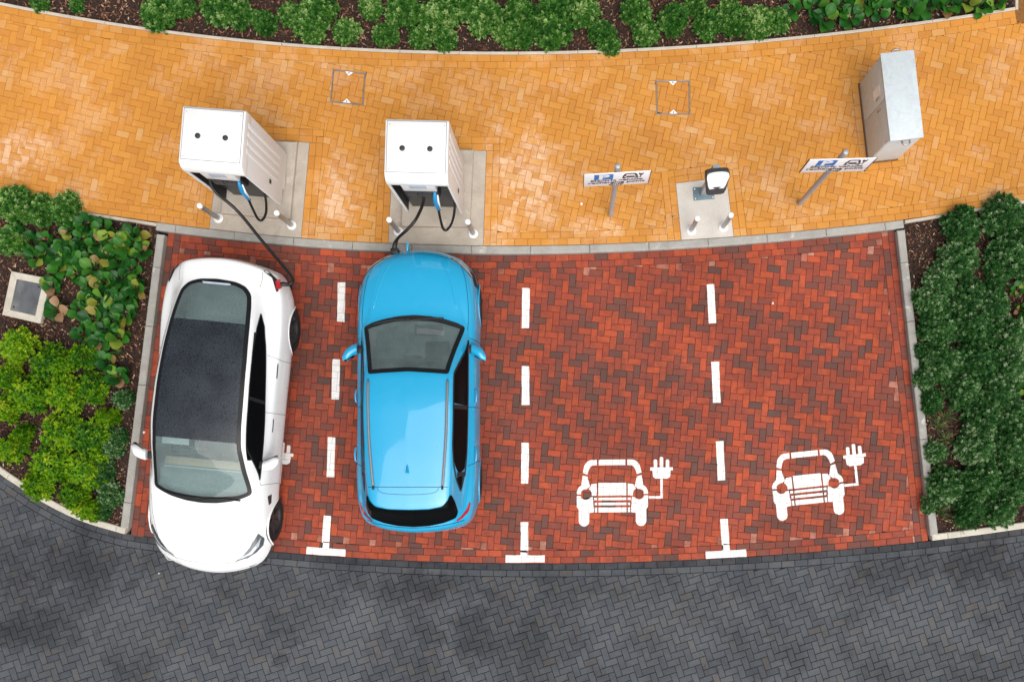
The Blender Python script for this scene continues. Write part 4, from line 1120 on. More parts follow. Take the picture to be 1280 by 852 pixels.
# ============ white saloon, nose toward the road
def white_car():
    e = tag(empty('parked_car', (-5.272, .518, 0), R(180 - 5.3 + 90 - 180 + 180)), 'white saloon car with dark glass roof, plugged in at its rear corner', 'car', 'cars on charge')
    e.rotation_euler = (0, 0, math.atan2(-math.cos(R(5.3)), -math.sin(R(5.3))))
    #        x     bow   W    zs   ysh  zsh   yb   zb    yr   zr    zt
    T = [(-2.345, .20, .70, .42, .68, .66, .60, .70, .45, .74, .75),
         (-2.325, .21, .76, .36, .72, .80, .64, .86, .50, .93, .95),
         (-2.28, .22, .81, .32, .765, .87, .68, .95, .54, 1.05, 1.085),
         (-2.17, .20, .86, .26, .80, .89, .70, .97, .56, 1.06, 1.11),
         (-1.99, .15, .90, .22, .835, .90, .70, .985, .55, 1.075, 1.14),
         (-1.75, .10, .92, .20, .86, .90, .70, .99, .565, 1.13, 1.21),
         (-1.40, .06, .928, .19, .875, .89, .705, .985, .60, 1.21, 1.305),
         (-.90, .05, .922, .18, .872, .86, .745, .975, .63, 1.295, 1.385),
         (-.40, .05, .914, .18, .868, .84, .775, .965, .653, 1.335, 1.42),
         (0.0, .05, .912, .18, .868, .825, .795, .955, .66, 1.338, 1.422),
         (.35, .07, .912, .18, .868, .815, .80, .945, .657, 1.295, 1.38),
         (.70, .10, .915, .18, .868, .81, .795, .94, .675, 1.155, 1.245),
         (1.05, .12, .92, .19, .865, .81, .79, .93, .735, .965, 1.045),
         (1.20, .12, .925, .19, .86, .805, .78, .91, .72, .935, .985),
         (1.45, .13, .926, .20, .85, .79, .77, .87, .66, .90, .935),
         (1.80, .17, .905, .22, .81, .72, .72, .785, .58, .825, .86),
         (2.05, .21, .86, .25, .76, .645, .65, .70, .50, .73, .765),
         (2.20, .25, .79, .29, .69, .58, .57, .62, .42, .64, .665),
         (2.265, .28, .72, .34, .62, .50, .50, .53, .36, .545, .56),
         (2.285, .29, .66, .38, .56, .45, .44, .465, .3, .475, .48)]
    B = Body(T)
    # glass roof: windscreen, roof panel and rear window share one dark border
    half = [(1.215, 0), (1.20, .22), (1.15, .45), (1.085, .61), (1.03, .70), (.96, .702), (.70, .66), (.35, .62), (0, .618), (-.4, .612), (-.9, .592), (-1.35, .56), (-1.62, .532), (-1.80, .50), (-1.91, .41), (-1.965, .26), (-1.985, .0)]
    outline = round_poly(sym([half[0]] + half[1:]), .05, 3)
    onp = [tuple(p) for p in outline]; hole = inset(onp, -.03 if area(onp) < 0 else .03)
    hpoly = [p for p in hole]
    seam_f, seam_m, seam_r = .20, -.60, -1.36
    sidewin = [(.90, 5.10), (.62, 5.55), (.38, 5.86), (-.05, 5.90), (-.55, 5.90), (-1.05, 5.86), (-1.38, 5.70), (-1.60, 5.50), (-1.42, 5.22), (-1.15, 5.10), (-.5, 5.08), (.3, 5.07), (.82, 5.06)]
    win_in = inset(sidewin, .012 if area(sidewin) > 0 else -.012)
    XS = (1.4375, -1.4375); zc, ar = .335, .372
    def cls(cx, cy, cz, x, t, sd):
        if t < 4.6 and any((cx - w) ** 2 + (cz - zc) ** 2 < ar ** 2 for w in XS): return None
        if t > 5.8 and -2.0 < cx < 1.23 and inside_np(np.array([[cx, cy]]), hpoly)[0]: return None
        if 5.15 < t < 5.85 and -1.3 < x < .6: return None
        if t > 5.12 and 1.235 < x < 2.12: return 'bonnet'
        if t > 5.7 and -2.30 < x < -1.99: return 'boot_lid'
        if .8 < t < 5 and -.18 < x < .98: return 'door|f%d' % sd
        if .8 < t < 5 and -1.02 < x < -.18: return 'door|r%d' % sd
        return 'body'
    parts = B.shell(cls, M['carwhite'], e, None)
    gm = M['gapwhite']
    # roof glass pieces
    def cut(x0, x1):
        p = [q for q in onp]; p = p if area(p) > 0 else p[::-1]
        return clip_convex(p, [(x0, -1), (x1, -1), (x1, 1), (x0, 1)])
    fw = clip_convex(inset(cut(-9, 9), .035), [(.25, -1), (9, -1), (9, 1), (.25, 1)])
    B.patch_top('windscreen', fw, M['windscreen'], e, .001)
    B.ring_top('glass_border', [q for q in onp], .055, M['frit'], e, .004)
    B.patch_top('roof_glass', clip_convex(inset(cut(-9, 9), .03), [(seam_m + .004, -1), (.31, -1), (.31, 1), (seam_m + .004, 1)]), M['roofglass'], e, .003)
    B.patch_top('roof_glass', clip_convex(inset(cut(-9, 9), .03), [(seam_r, -1), (seam_m - .004, -1), (seam_m - .004, 1), (seam_r, 1)]), M['roofglass'], e, .003)
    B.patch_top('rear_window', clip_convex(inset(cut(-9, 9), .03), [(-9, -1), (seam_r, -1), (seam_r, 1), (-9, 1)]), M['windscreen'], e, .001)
    B.patch_top('roof_bar', [(seam_m - .012, -.57), (seam_m + .012, -.57), (seam_m + .012, .57), (seam_m - .012, .57)], M['gap'], e, .0015)
    rf = [(1.18, 0), (1.165, .22), (1.12, .43), (1.06, .58), (1.00, .665), (1.075, .60), (1.10, .42), (1.115, .22), (1.12, 0)]
    B.patch_top('wiper_cowl', [(1.205, 0), (1.19, .22), (1.14, .445), (1.08, .60), (1.035, .68), (1.0, .665), (1.05, .57), (1.085, .42), (1.11, .21), (1.12, 0), (1.11, -.21), (1.085, -.42), (1.05, -.57), (1.0, -.665), (1.035, -.68), (1.08, -.60), (1.14, -.445), (1.19, -.22)], M['frit'], e, .006)
    B.patch_top('rear_glass_strip', round_poly([(-1.93, -.22), (-1.90, -.20), (-1.90, .20), (-1.93, .22)], .01), M['label_grey'], e, .007, .05)  # pale grey strip across the foot of the rear window
    for pts in ([(1.13, .55), (1.125, .30), (1.155, .02)], [(1.14, -.02), (1.135, -.28), (1.10, -.52)]): hanger(e, B, [tuple(p) for p in spline([tuple(q) for q in pts], 6)], .010, M['black'], 'wiper')
    for sd in (1, -1):
        B.patch_par('side_window', [p for p in sidewin], M['darkglass'], e, sd, .003)
        n = len(sidewin)
        B.line_par('window_trim', sidewin + [sidewin[0]], .018, M['black'], e, sd, .005, .04)
        B.line_par('window_pillar', [(-.32, 5.07), (-.36, 5.9)], .05, M['black'], e, sd, .0055)
        for pth in ([(.98, 1.0), (.98, 4.99), (.93, 5.04)], [(-.18, 1.0), (-.18, 5.0)], [(-1.02, 1.6), (-.98, 3.5), (-1.02, 4.99)], [(.98, 1.0), (-.95, 1.0)]):
            B.line_par('panel_gap', pth, .007, gm, e, sd)
        B.line_par('panel_gap', [(1.24, 5.12), (1.7, 5.12), (2.12, 5.12)], .007, gm, e, sd)
        B.line_par('panel_gap', [(-2.30, 5.7), (-2.1, 5.7), (-1.995, 5.75)], .007, gm, e, sd)
        for x in (.02, -.82): 
            B.patch_par('door_handle', round_poly([(x - .11, 4.02), (x + .11, 4.02), (x + .11, 4.14), (x - .11, 4.14)], .03), M['rim'], e, sd, .003, .03)
        B.patch_par('side_repeater', [(1.14, 3.62), (1.27, 3.58), (1.30, 3.75), (1.16, 3.95)], M['rim'], e, sd, .003, .04)
        hl = [(1.60, sd * .775), (1.68, sd * .835), (1.79, sd * .812), (1.90, sd * .735), (1.985, sd * .63), (2.06, sd * .44), (1.965, sd * .555), (1.83, sd * .655), (1.70, sd * .725)]
        h = B.patch_top('headlight', hl, M['lampdark'], e, .004, .03)
        B.patch_top('lamp_strip', [(1.66, sd * .80), (1.80, sd * .77), (1.93, sd * .665), (2.03, sd * .48), (2.005, sd * .505), (1.90, sd * .655), (1.78, sd * .735)], M['lamp'], h, .007, .03)
        tl = B.patch_top('taillight', round_poly([(-2.18, sd * .58), (-2.10, sd * .70), (-1.90, sd * .775), (-1.93, sd * .80), (-2.10, sd * .752), (-2.205, sd * .62)], .01), M['gap'], e, .004, .03)
    B.line_top('panel_gap', [(2.10, y) if False else (2.12 - .21 * (y / .9) ** 2, y) for y in np.linspace(-.60, .60, 20)], .006, gm, e)
    for sd in (1, -1):
        mirror_part(e, sd, .60, .84, 1.0, M['carwhite'], .22, .09)
    for xw in XS:
        for sd in (1, -1): wheel(e, xw, sd * .752, .335, sd)
    arches(B, e, XS, ar, M['carwhite'], zc)
    # charge port flap and socket at the rear corner
    fl = B.patch_top('charge_flap', [(-1.93, .765), (-2.06, .73), (-2.08, .77), (-1.95, .81)], M['redlamp'], e, .05, .03)
    rbox('charge_socket', -2.06, -1.93, .70, .80, .80, .93, M['black'], e, .02)
    # cabin
    rbox('cabin_floor', -1.9, 1.45, -.70, .70, .20, .26, M['black'], e, 0)
    dv = [(1.16, .90), (1.0, .95), (.80, .965), (.66, .95), (.60, .88), (.62, .45), (1.2, .45)]
    extrude_poly('dashboard', dv, 'y', -.66, .66, M['dash'], e, .02)
    extrude_poly('dashboard_trim', [(.70, .966), (.585, .95), (.575, .90), (.70, .93)], 'y', -.60, .60, M['wood'], e, .006)
    extrude_poly('air_vent', [(.735, .975), (.712, .972), (.712, .96), (.735, .96)], 'y', -.60, .60, M['seatlight'], e, .003)
    rbox('display', .535, .55, -.19, .19, .86, 1.08, M['frit'], e, .004)
    sw = empty('steering_wheel'); sw.parent = e; sw.location = (.46, -.37, .86); sw.rotation_euler = (0, R(-66), 0)
    tube('rim', [(.18 * math.cos(a), .18 * math.sin(a), 0) for a in np.linspace(0, 2 * math.pi, 33)], .015, M['black'], sw, 8); rbox('boss', -.06, .06, -.16, .16, -.02, .015, M['black'], sw, .01)
    for y in (-.37, .37): seat(e, .05, y, M['seatlight'], .40)
    rbox('seat_cushion', -1.05, -.62, -.62, .62, .34, .52, M['seatlight'], e, .06, 3)
    rbox('seat_back', -1.22, -1.06, -.60, .60, .45, .98, M['seatlight'], e, .06, 3, rot=Matrix.Rotation(R(-18), 3, 'Y'))
    for y in (-.34, .34): rbox('headrest', -1.36, -1.24, y - .14, y + .14, .95, 1.10, M['seatlight'], e, .03, 3)
    rbox('parcel_shelf', -1.95, -1.3, -.52, .52, .86, .90, M['dash'], e, .01)
    rbox('sun_visor', .26, .40, -.50, -.12, 1.285, 1.30, M['seatlight'], e, .004, rot=Matrix.Rotation(R(10), 3, 'Y'))
    rbox('interior_mirror', .42, .45, -.12, .12, 1.19, 1.25, M['black'], e, .01)
    rbox('underbody', -2.2, 2.1, -.72, .72, .17, .2, M['black'], e, 0)
    return e, B

# ============ blue crossover, nose toward the chargers
def blue_car():
    e = tag(empty('parked_car', (-2.315, .92, 0), R(90)), 'sky blue crossover car with roof rails, plugged in at its nose', 'car', 'cars on charge')
    T = [(-2.06, .16, .68, .42, .64, .62, .56, .68, .42, .74, .76),
         (-2.04, .17, .74, .36, .70, .76, .62, .83, .50, .90, .93),
         (-1.99, .17, .79, .32, .75, .84, .66, .93, .55, 1.00, 1.03),
         (-1.91, .16, .83, .28, .79, .89, .69, .985, .57, 1.06, 1.09),
         (-1.80, .14, .86, .25, .815, .91, .705, 1.03, .565, 1.22, 1.26),
         (-1.69, .11, .875, .24, .835, .92, .715, 1.05, .545, 1.405, 1.445),
         (-1.50, .08, .888, .23, .85, .915, .73, 1.06, .56, 1.445, 1.495),
         (-1.30, .06, .895, .22, .858, .91, .742, 1.06, .575, 1.465, 1.52),
         (-.80, .05, .892, .22, .858, .895, .757, 1.045, .60, 1.49, 1.55),
         (-.30, .05, .888, .22, .855, .885, .765, 1.03, .615, 1.495, 1.555),
         (.15, .06, .888, .22, .855, .88, .768, 1.015, .612, 1.455, 1.515),
         (.45, .09, .888, .22, .855, .88, .768, 1.00, .645, 1.31, 1.385),
         (.75, .13, .89, .22, .855, .88, .768, .99, .70, 1.13, 1.205),
         (.98, .15, .894, .23, .855, .88, .775, .98, .75, 1.005, 1.075),
         (1.10, .15, .896, .23, .852, .875, .775, .965, .715, .985, 1.045),
         (1.35, .16, .896, .24, .845, .86, .77, .945, .66, .975, 1.015),
         (1.65, .19, .88, .25, .82, .82, .74, .905, .61, .94, .97),
         (1.88, .22, .83, .27, .77, .765, .68, .84, .55, .88, .90),
         (2.01, .25, .76, .30, .70, .70, .61, .765, .48, .80, .815),
         (2.085, .28, .69, .34, .63, .61, .54, .66, .42, .69, .70),
         (2.115, .29, .62, .40, .56, .54, .47, .57, .36, .59, .60)]
    B = Body(T)
    ws = sym([(1.065, 0), (1.05, .22), (1.005, .45), (.955, .62), (.915, .72), (.86, .718), (.60, .645), (.35, .585), (.19, .555), (.205, .35), (.225, 0)])
    ws = round_poly(ws, .03, 3)
    rw = sym([(-1.682, 0), (-1.674, .28), (-1.64, .46), (-1.55, .54), (-1.47, .565), (-1.49, .585), (-1.60, .615), (-1.72, .635), (-1.81, .60), (-1.885, .43), (-1.93, .22), (-1.945, 0)])
    rw = round_poly(rw, .03, 3)
    sg = lambda p, d: inset(p, d if area(p) > 0 else -d)
    wh_, rwh = sg(ws, .03), sg(rw, .02)
    winf = [(.80, 5.08), (.50, 5.55), (.22, 5.86), (-.22, 5.88), (-.24, 5.06), (.3, 5.05)]
    winr = [(-.30, 5.06), (-.28, 5.88), (-.80, 5.86), (-1.08, 5.70), (-1.22, 5.45), (-1.16, 5.14), (-.9, 5.07)]
    winq = [(-1.24, 5.20), (-1.27, 5.55), (-1.40, 5.45), (-1.46, 5.30)]
    XS = (1.30, -1.30); zc, ar = .33, .372
    def cls(cx, cy, cz, x, t, sd):
        if t < 4.6 and any((cx - w) ** 2 + (cz - zc) ** 2 < ar ** 2 for w in XS): return None
        if t > 5.8 and .15 < cx < 1.1 and inside_np(np.array([[cx, cy]]), wh_)[0]: return None
        if 5.15 < t < 5.8 and ((-.18 < x < .40) or (-1.05 < x < -.34)): return None
        if t > 5.12 and 1.10 < x < 1.97: return 'bonnet'
        if x < -1.36 and t > 5.86 and x > -2.02: return 'tailgate'
        if .8 < t < 5 and -.26 < x < .86: return 'door|f%d' % sd
        if .8 < t < 5 and -1.12 < x < -.26: return 'door|r%d' % sd
        if t > 6.6 and -1.36 < x < .17: return 'roof'
        return 'body'
    B.shell(cls, M['carblue'], e, None)
    gm = M['gapblue']
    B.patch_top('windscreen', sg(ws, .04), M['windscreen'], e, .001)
    B.ring_top('glass_border', ws, .06, M['frit'], e, .004)
    B.patch_top('wiper_cowl', round_poly([(1.075, 0), (1.055, .24), (1.01, .46), (.955, .635), (.90, .71), (.885, .655), (.93, .55), (.965, .40), (.985, .2), (.99, 0), (.985, -.2), (.965, -.40), (.93, -.55), (.885, -.655), (.90, -.71), (.955, -.635), (1.01, -.46), (1.055, -.24)], .02, 2), M['black'], e, .007)
    for pts in ([(1.005, .05), (.995, .30), (.93, .60)], [(1.02, -.42), (1.015, -.18), (.985, .10)]): hanger(e, B, [tuple(p) for p in spline(pts, 6)], .011, M['black'], 'wiper', .02)
    B.patch_top('rear_window', rw, M['darkglass'], e, .014, .025)
    # spoiler seams
    B.line_top('panel_gap', [(-1.365 - .03 * (1 - (y / .58) ** 2) * 0, y) for y in np.linspace(-.555, .555, 20)], .008, gm, e)
    B.line_top('panel_gap', [tuple(p) for p in spline([(-1.37, .42), (-1.42, .40), (-1.455, .30), (-1.47, 0), (-1.455, -.30), (-1.42, -.40), (-1.37, -.42)], 6)], .006, gm, e)
    for sd in (1, -1):
        rail = [(.12, sd * .545), (-.20, sd * .54), (-.70, sd * .525), (-1.25, sd * .485), (-1.36, sd * .475)]
        P = [B.drop(x, y, .012) for x, y in resample([tuple(q) for q in spline(rail, 5)], .05)]
        tube('roof_rail', P, [.008] + [.019] * (len(P) - 2) + [.008], M['railgrey'], e, 8)
        rbox('rail_foot', -1.40, -1.35, sd * .475 - .012, sd * .475 + .012, 1.47, 1.535, M['black'], e, .004)
        for nm, w in (('front', winf), ('rear', winr), ('quarter', winq)):
            B.patch_par('side_window', w, M['darkglass'], e, sd, .003)
        hull = [(.82, 5.06), (.50, 5.58), (.22, 5.90), (-.3, 5.92), (-.80, 5.90), (-1.08, 5.76), (-1.30, 5.56), (-1.48, 5.30), (-1.16, 5.08), (-.9, 5.03), (0, 5.02)]
        B.line_par('window_trim', hull + [hull[0]], .03, M['black'], e, sd, .005, .04)
        for xx in (-.27, -1.23): B.line_par('window_pillar', [(xx, 5.06), (xx, 5.85 if xx > -1 else 5.55)], .06, M['black'], e, sd, .0055)
        for pth in ([(.86, 1.0), (.86, 4.99)], [(-.26, 1.0), (-.26, 5.0)], [(-1.12, 1.6), (-1.06, 3.5), (-1.12, 4.9)], [(.86, 1.0), (-1.0, 1.0)]): B.line_par('panel_gap', pth, .008, gm, e, sd)
        B.line_par('panel_gap', [(1.10, 5.12), (1.5, 5.12), (1.97, 5.12)], .008, gm, e, sd)
        B.line_par('panel_gap', [(1.10, 5.12), (1.02, 5.4), (.97, 5.9)], .008, gm, e, sd)
        for x in (-.08, -.96):
            p0 = [B.S(x + d, 4.15, sd) + B.N(x + d, 4.15, sd) * o for d, o in ((-.11, .004), (-.09, .024), (0, .032), (.09, .024), (.11, .004))]
            tube('door_handle', p0, [.008, .014, .015, .014, .008], M['carblue'], e, 8)
        hl = B.patch_top('headlight', [(1.965, sd * .47), (1.94, sd * .54), (1.84, sd * .67), (1.72, sd * .775), (1.655, sd * .815), (1.665, sd * .775), (1.73, sd * .73), (1.83, sd * .64), (1.92, sd * .52)], M['lampdark'], e, .004, .03)
        B.patch_top('lamp_strip', [(1.945, sd * .515), (1.845, sd * .655), (1.735, sd * .755), (1.675, sd * .795), (1.68, sd * .78), (1.735, sd * .738), (1.84, sd * .637), (1.93, sd * .515)], M['lamp'], hl, .008, .02)
        B.patch_par('lower_lamp', [(1.70, 3.3), (1.95, 3.3), (1.95, 3.9), (1.72, 3.8)], M['black'], e, sd, .003)
        tl = B.patch_top('taillight', round_poly([(-1.585, sd * .785), (-1.62, sd * .80), (-1.74, sd * .765), (-1.83, sd * .68), (-1.88, sd * .60), (-1.855, sd * .60), (-1.79, sd * .675), (-1.70, sd * .74)], .01, 2), M['redlamp'], e, .005, .02)
        mirror_part(e, sd, .60, .82, 1.02, M['carblue'], .205, .13)
    B.line_top('panel_gap', [(2.0 - .24 * (y / .9) ** 2, y) for y in np.linspace(-.52, .52, 20)], .007, gm, e)
    B.line_top('bumper_crease', [(-1.965 + .17 * (y / .9) ** 2, y) for y in np.linspace(-.70, .70, 24)], .012, M['gapblue'], e)
    for sd in (1, -1):
        P = [B.drop(x, y, -.004) for x, y in resample([tuple(q) for q in spline([(1.90, sd * .36), (1.55, sd * .50), (1.18, sd * .60)], 6)], .05)]
        tube('bonnet_crease', P, [.002] + [.009] * (len(P) - 2) + [.002], M['carblue'], e, 8)
    # shark fin
    z0 = B.drop(-1.12, 0, 0).z
    v = [(-1.03, 0, z0 - .003), (-1.08, .018, z0 - .003), (-1.17, .026, z0 - .005), (-1.20, .0, z0 - .005), (-1.17, -.026, z0 - .005), (-1.08, -.018, z0 - .003), (-1.10, 0, z0 + .03), (-1.17, .006, z0 + .06), (-1.17, -.006, z0 + .06), (-1.195, 0, z0 + .055)]
    mesh_obj('antenna_fin', v, [(0, 1, 6), (1, 2, 7, 6), (2, 3, 9, 7), (5, 0, 6), (4, 5, 6, 8), (3, 4, 8, 9), (6, 7, 8), (7, 9, 8)], M['carblue'], e)
    for xw in XS:
        for sd in (1, -1): wheel(e, xw, sd * .752, .33, sd)
    arches(B, e, XS, ar, M['carblue'], zc)
    # open charge flap in the nose
    fl = rbox('charge_flap', 2.06, 2.20, -.075 + .22, -.055 + .22, .60, .78, M['carblue'], e, .006)
    rbox('charge_socket', 2.03, 2.12, .30, .42, .58, .72, M['black'], e, .02)
    # cabin
    rbox('cabin_floor', -1.5, 1.2, -.68, .68, .22, .28, M['black'], e, 0)
    extrude_poly('dashboard', [(1.02, .95), (.85, 1.0), (.62, 1.02), (.46, .99), (.42, .90), (.44, .5), (1.05, .5)], 'y', -.66, .66, M['seatlight'] if False else plain('dashboard_pale_grey', (.38, .46, .45), .8, 0, 0, .15), e, .02)
    rbox('dashboard_hood', .45, .70, -.50, -.16, 1.0, 1.045, M['black'], e, .015)
    rbox('display', .47, .49, -.12, .14, 1.0, 1.12, M['frit'], e, .004)
    sw = empty('steering_wheel'); sw.parent = e; sw.location = (.33, -.36, .92); sw.rotation_euler = (0, R(-66), 0)
    tube('rim', [(.18 * math.cos(a), .18 * math.sin(a), 0) for a in np.linspace(0, 2 * math.pi, 33)], .015, M['black'], sw, 8); rbox('boss', -.06, .06, -.16, .16, -.02, .015, M['black'], sw, .01)
    for y in (-.36, .36): seat(e, -.10, y, M['seat'], .52)
    rbox('seat_cushion', -1.05, -.65, -.60, .60, .45, .60, M['seat'], e, .05, 3)
    rbox('seat_back', -1.18, -1.04, -.60, .60, .55, 1.10, M['seat'], e, .05, 3)
    rbox('interior_mirror', .33, .37, -.13, .13, 1.35, 1.41, M['black'], e, .01)
    bx = B.drop(.27, 0, -.03); rbox('sensor_housing', .24, .36, -.12, .12, 1.39, 1.41, M['black'], e, .01, rot=Matrix.Rotation(R(22), 3, 'Y'))
    tag(rbox('dash_mat', .72, .95, -.40, .0, .985, 1.005, M['charcoal'], e, .004), None)
    rbox('underbody', -1.9, 1.95, -.70, .70, .2, .24, M['black'], e, 0)
    return e, B
wc, WB = white_car()
bc, BB = blue_car()

# ------------------------------------------------------------------ cables on charge
def wpt(e, p): 
    rz = e.rotation_euler.z; c, s = math.cos(rz), math.sin(rz)
    return Vector((e.location.x + c * p[0] - s * p[1], e.location.y + s * p[0] + c * p[1], p[2]))
def live_cable(name, pts, plug_pts, label):
    o = Vector(pts[0]); e = tag(empty('charging_cable', o), label, 'charging cable', 'cables plugged into the cars')
    tube('lead', spline([tuple(Vector(p) - o) for p in pts], 12), .0235, M['rubber'], e, 12)
    tube('plug', [Vector(p) - o for p in plug_pts], [.024, .034, .036, .03][:len(plug_pts)], M['black'], e, 12)
sock = wpt(wc, (-2.0, .80, .88))
live_cable('cable', [loc(ch1, (-.29, -.16, 1.25)), loc(ch1, (-.30, -.32, 1.02)), loc(ch1, (-.27, -.47, .86)), (*at(297, 264, .80), .80), (*at(330, 304, .72), .72), (*at(352, 330, .74), .74), (*at(364, 345, .82), .82), (*at(366, 352, .88), .88), (*at(359, 356, .91), .91)],
           [(*at(362, 355.5, .90), .90), (*at(354, 355, .92), .92), (*at(347, 356, .91), .91), tuple(sock)], 'black cable running from the charging unit to the white car')
nose = wpt(bc, (2.10, .36, .66))
live_cable('cable', [loc(ch2, (-.10, -.26, .86)), loc(ch2, (-.07, -.38, .70)), (*at(521, 272, .55), .55), (*at(510, 286, .52), .52), (*at(500, 295, .58), .58), (*at(495, 301, .68), .68)],
           [(*at(496, 300, .68), .68), (*at(494, 304, .72), .72), (*at(493, 309, .72), .72), tuple(nose)], 'black cable running from the charging unit to the nose of the blue car')


# ------------------------------------------------------------------ planting beds: soil and bark
def soil(name, poly): return flat_sheet(name, poly, .035, M['soil'])
top_bed = [(p[0], p[1] + EW) for p in top_edge] + [(6.73, YT), (XL, YT)]
left_in = [tuple(p) for p in offset_line(lbf, .104)]
left_bed = [p for p in left_in[:-1]] + [line_at_y(kl0, kl1, kl1[1] + .09)] + [(kl0[0], kl0[1] - .05)] + [(p[0], p[1] - EW) for p in left_bed_top[::-1][1:]]
right_in = offset_line(rbf, .104)
right_bed = [(kr0[0], kr0[1] - .05), line_at_y(kr0, kr1, right_in[0][1])] + [p for p in right_in[1:]] + [(p[0], p[1] - EW) for p in right_bed_top[::-1][:-1]]
beds = {'top': top_bed, 'left': left_bed, 'right': right_bed}
v, f, tt = [], [], []
rnd = random.Random(11)
for nm, poly in beds.items():
    soil('planting_bed', poly)
    x0, x1 = max(XL, min(p[0] for p in poly)), max(p[0] for p in poly); y0, y1 = min(p[1] for p in poly), min(8.0, max(p[1] for p in poly))
    n = int((x1 - x0) * (y1 - y0) * 900); P = np.array([(rnd.uniform(x0, x1), rnd.uniform(y0, y1)) for _ in range(n)])
    for (x, y), k in zip(P, inside_np(P, poly)):
        if not k: continue
        L, w, h = rnd.uniform(.012, .040) * (1.6 if rnd.random() < .15 else 1), rnd.uniform(.005, .014), rnd.uniform(.003, .009)
        m = Matrix.Rotation(rnd.uniform(0, 6.283), 3, 'Z') @ Matrix.Rotation(rnd.gauss(0, .45), 3, 'Y') @ Matrix.Rotation(rnd.gauss(0, .5), 3, 'X')
        z = .036 + rnd.uniform(.004, .03); b = len(v)
        for q in ((-L, -w * .5, 0), (-L * .3, w, 0), (L, w * .4, 0), (L * .4, -w, 0), (0, 0, h)):
            u = m @ Vector(q); v.append((x + u.x, y + u.y, z + u.z))
        f += [(b, b + 3, b + 4), (b + 3, b + 2, b + 4), (b + 2, b + 1, b + 4), (b + 1, b, b + 4), (b, b + 1, b + 2, b + 3)]; tt += [min(1, rnd.betavariate(1.1, 1.9) * 1.2)] * 5
o = mesh_obj('bark_mulch', v, f, M['chip']); set_tint(o.data, tt); tag(o, 'brown bark chips spread over the planting beds', 'bark mulch', kind='stuff')

# ------------------------------------------------------------------ plants
M['hebe'] = mat_leaf('shrub_leaf', [(0, (.009, .058, .007)), (.4, (.038, .155, .017)), (.72, (.10, .27, .038)), (1, (.40, .54, .20))], .42, .18)
M['hebedark'] = mat_leaf('dark_shrub_leaf', [(0, (.008, .046, .010)), (.4, (.026, .110, .022)), (.72, (.075, .21, .050)), (1, (.38, .50, .28))], .42, .15)
M['lime'] = mat_leaf('lime_leaf', [(0, (.026, .13, .006)), (.4, (.15, .36, .010)), (.75, (.34, .52, .016)), (1, (.55, .60, .05))], .4, .35)
M['broad'] = mat_leaf('broad_leaf', [(0, (.007, .052, .008)), (.35, (.016, .10, .013)), (.65, (.042, .18, .018)), (.80, (.17, .31, .035)), (.90, (.27, .25, .04)), (.96, (.20, .10, .05)), (1, (.34, .20, .11))], .32, .22)
M['grassleaf'] = mat_leaf('blade_leaf', [(0, (.04, .10, .02)), (.6, (.11, .20, .05)), (1, (.30, .33, .14))], .5)
M['twig'] = plain('twig_bark', (.07, .045, .03), .8, 0, 0, .2)
def leaf_quads(v, f, tt, p, d, L, w, tint, rr):
    d = d.normalized(); sdir = d.cross(Vector((0, 0, 1)))
    if sdir.length < .1: sdir = Vector((1, 0, 0))
    sdir.normalize(); up = sdir.cross(d); b = len(v)
    v += [tuple(p), tuple(p + d * L * .5 + sdir * w + up * w * .35), tuple(p + d * L - up * L * .12), tuple(p + d * L * .5 - sdir * w + up * w * .35)]
    f += [(b, b + 1, b + 2), (b, b + 2, b + 3)]; tt += [tint, tint]
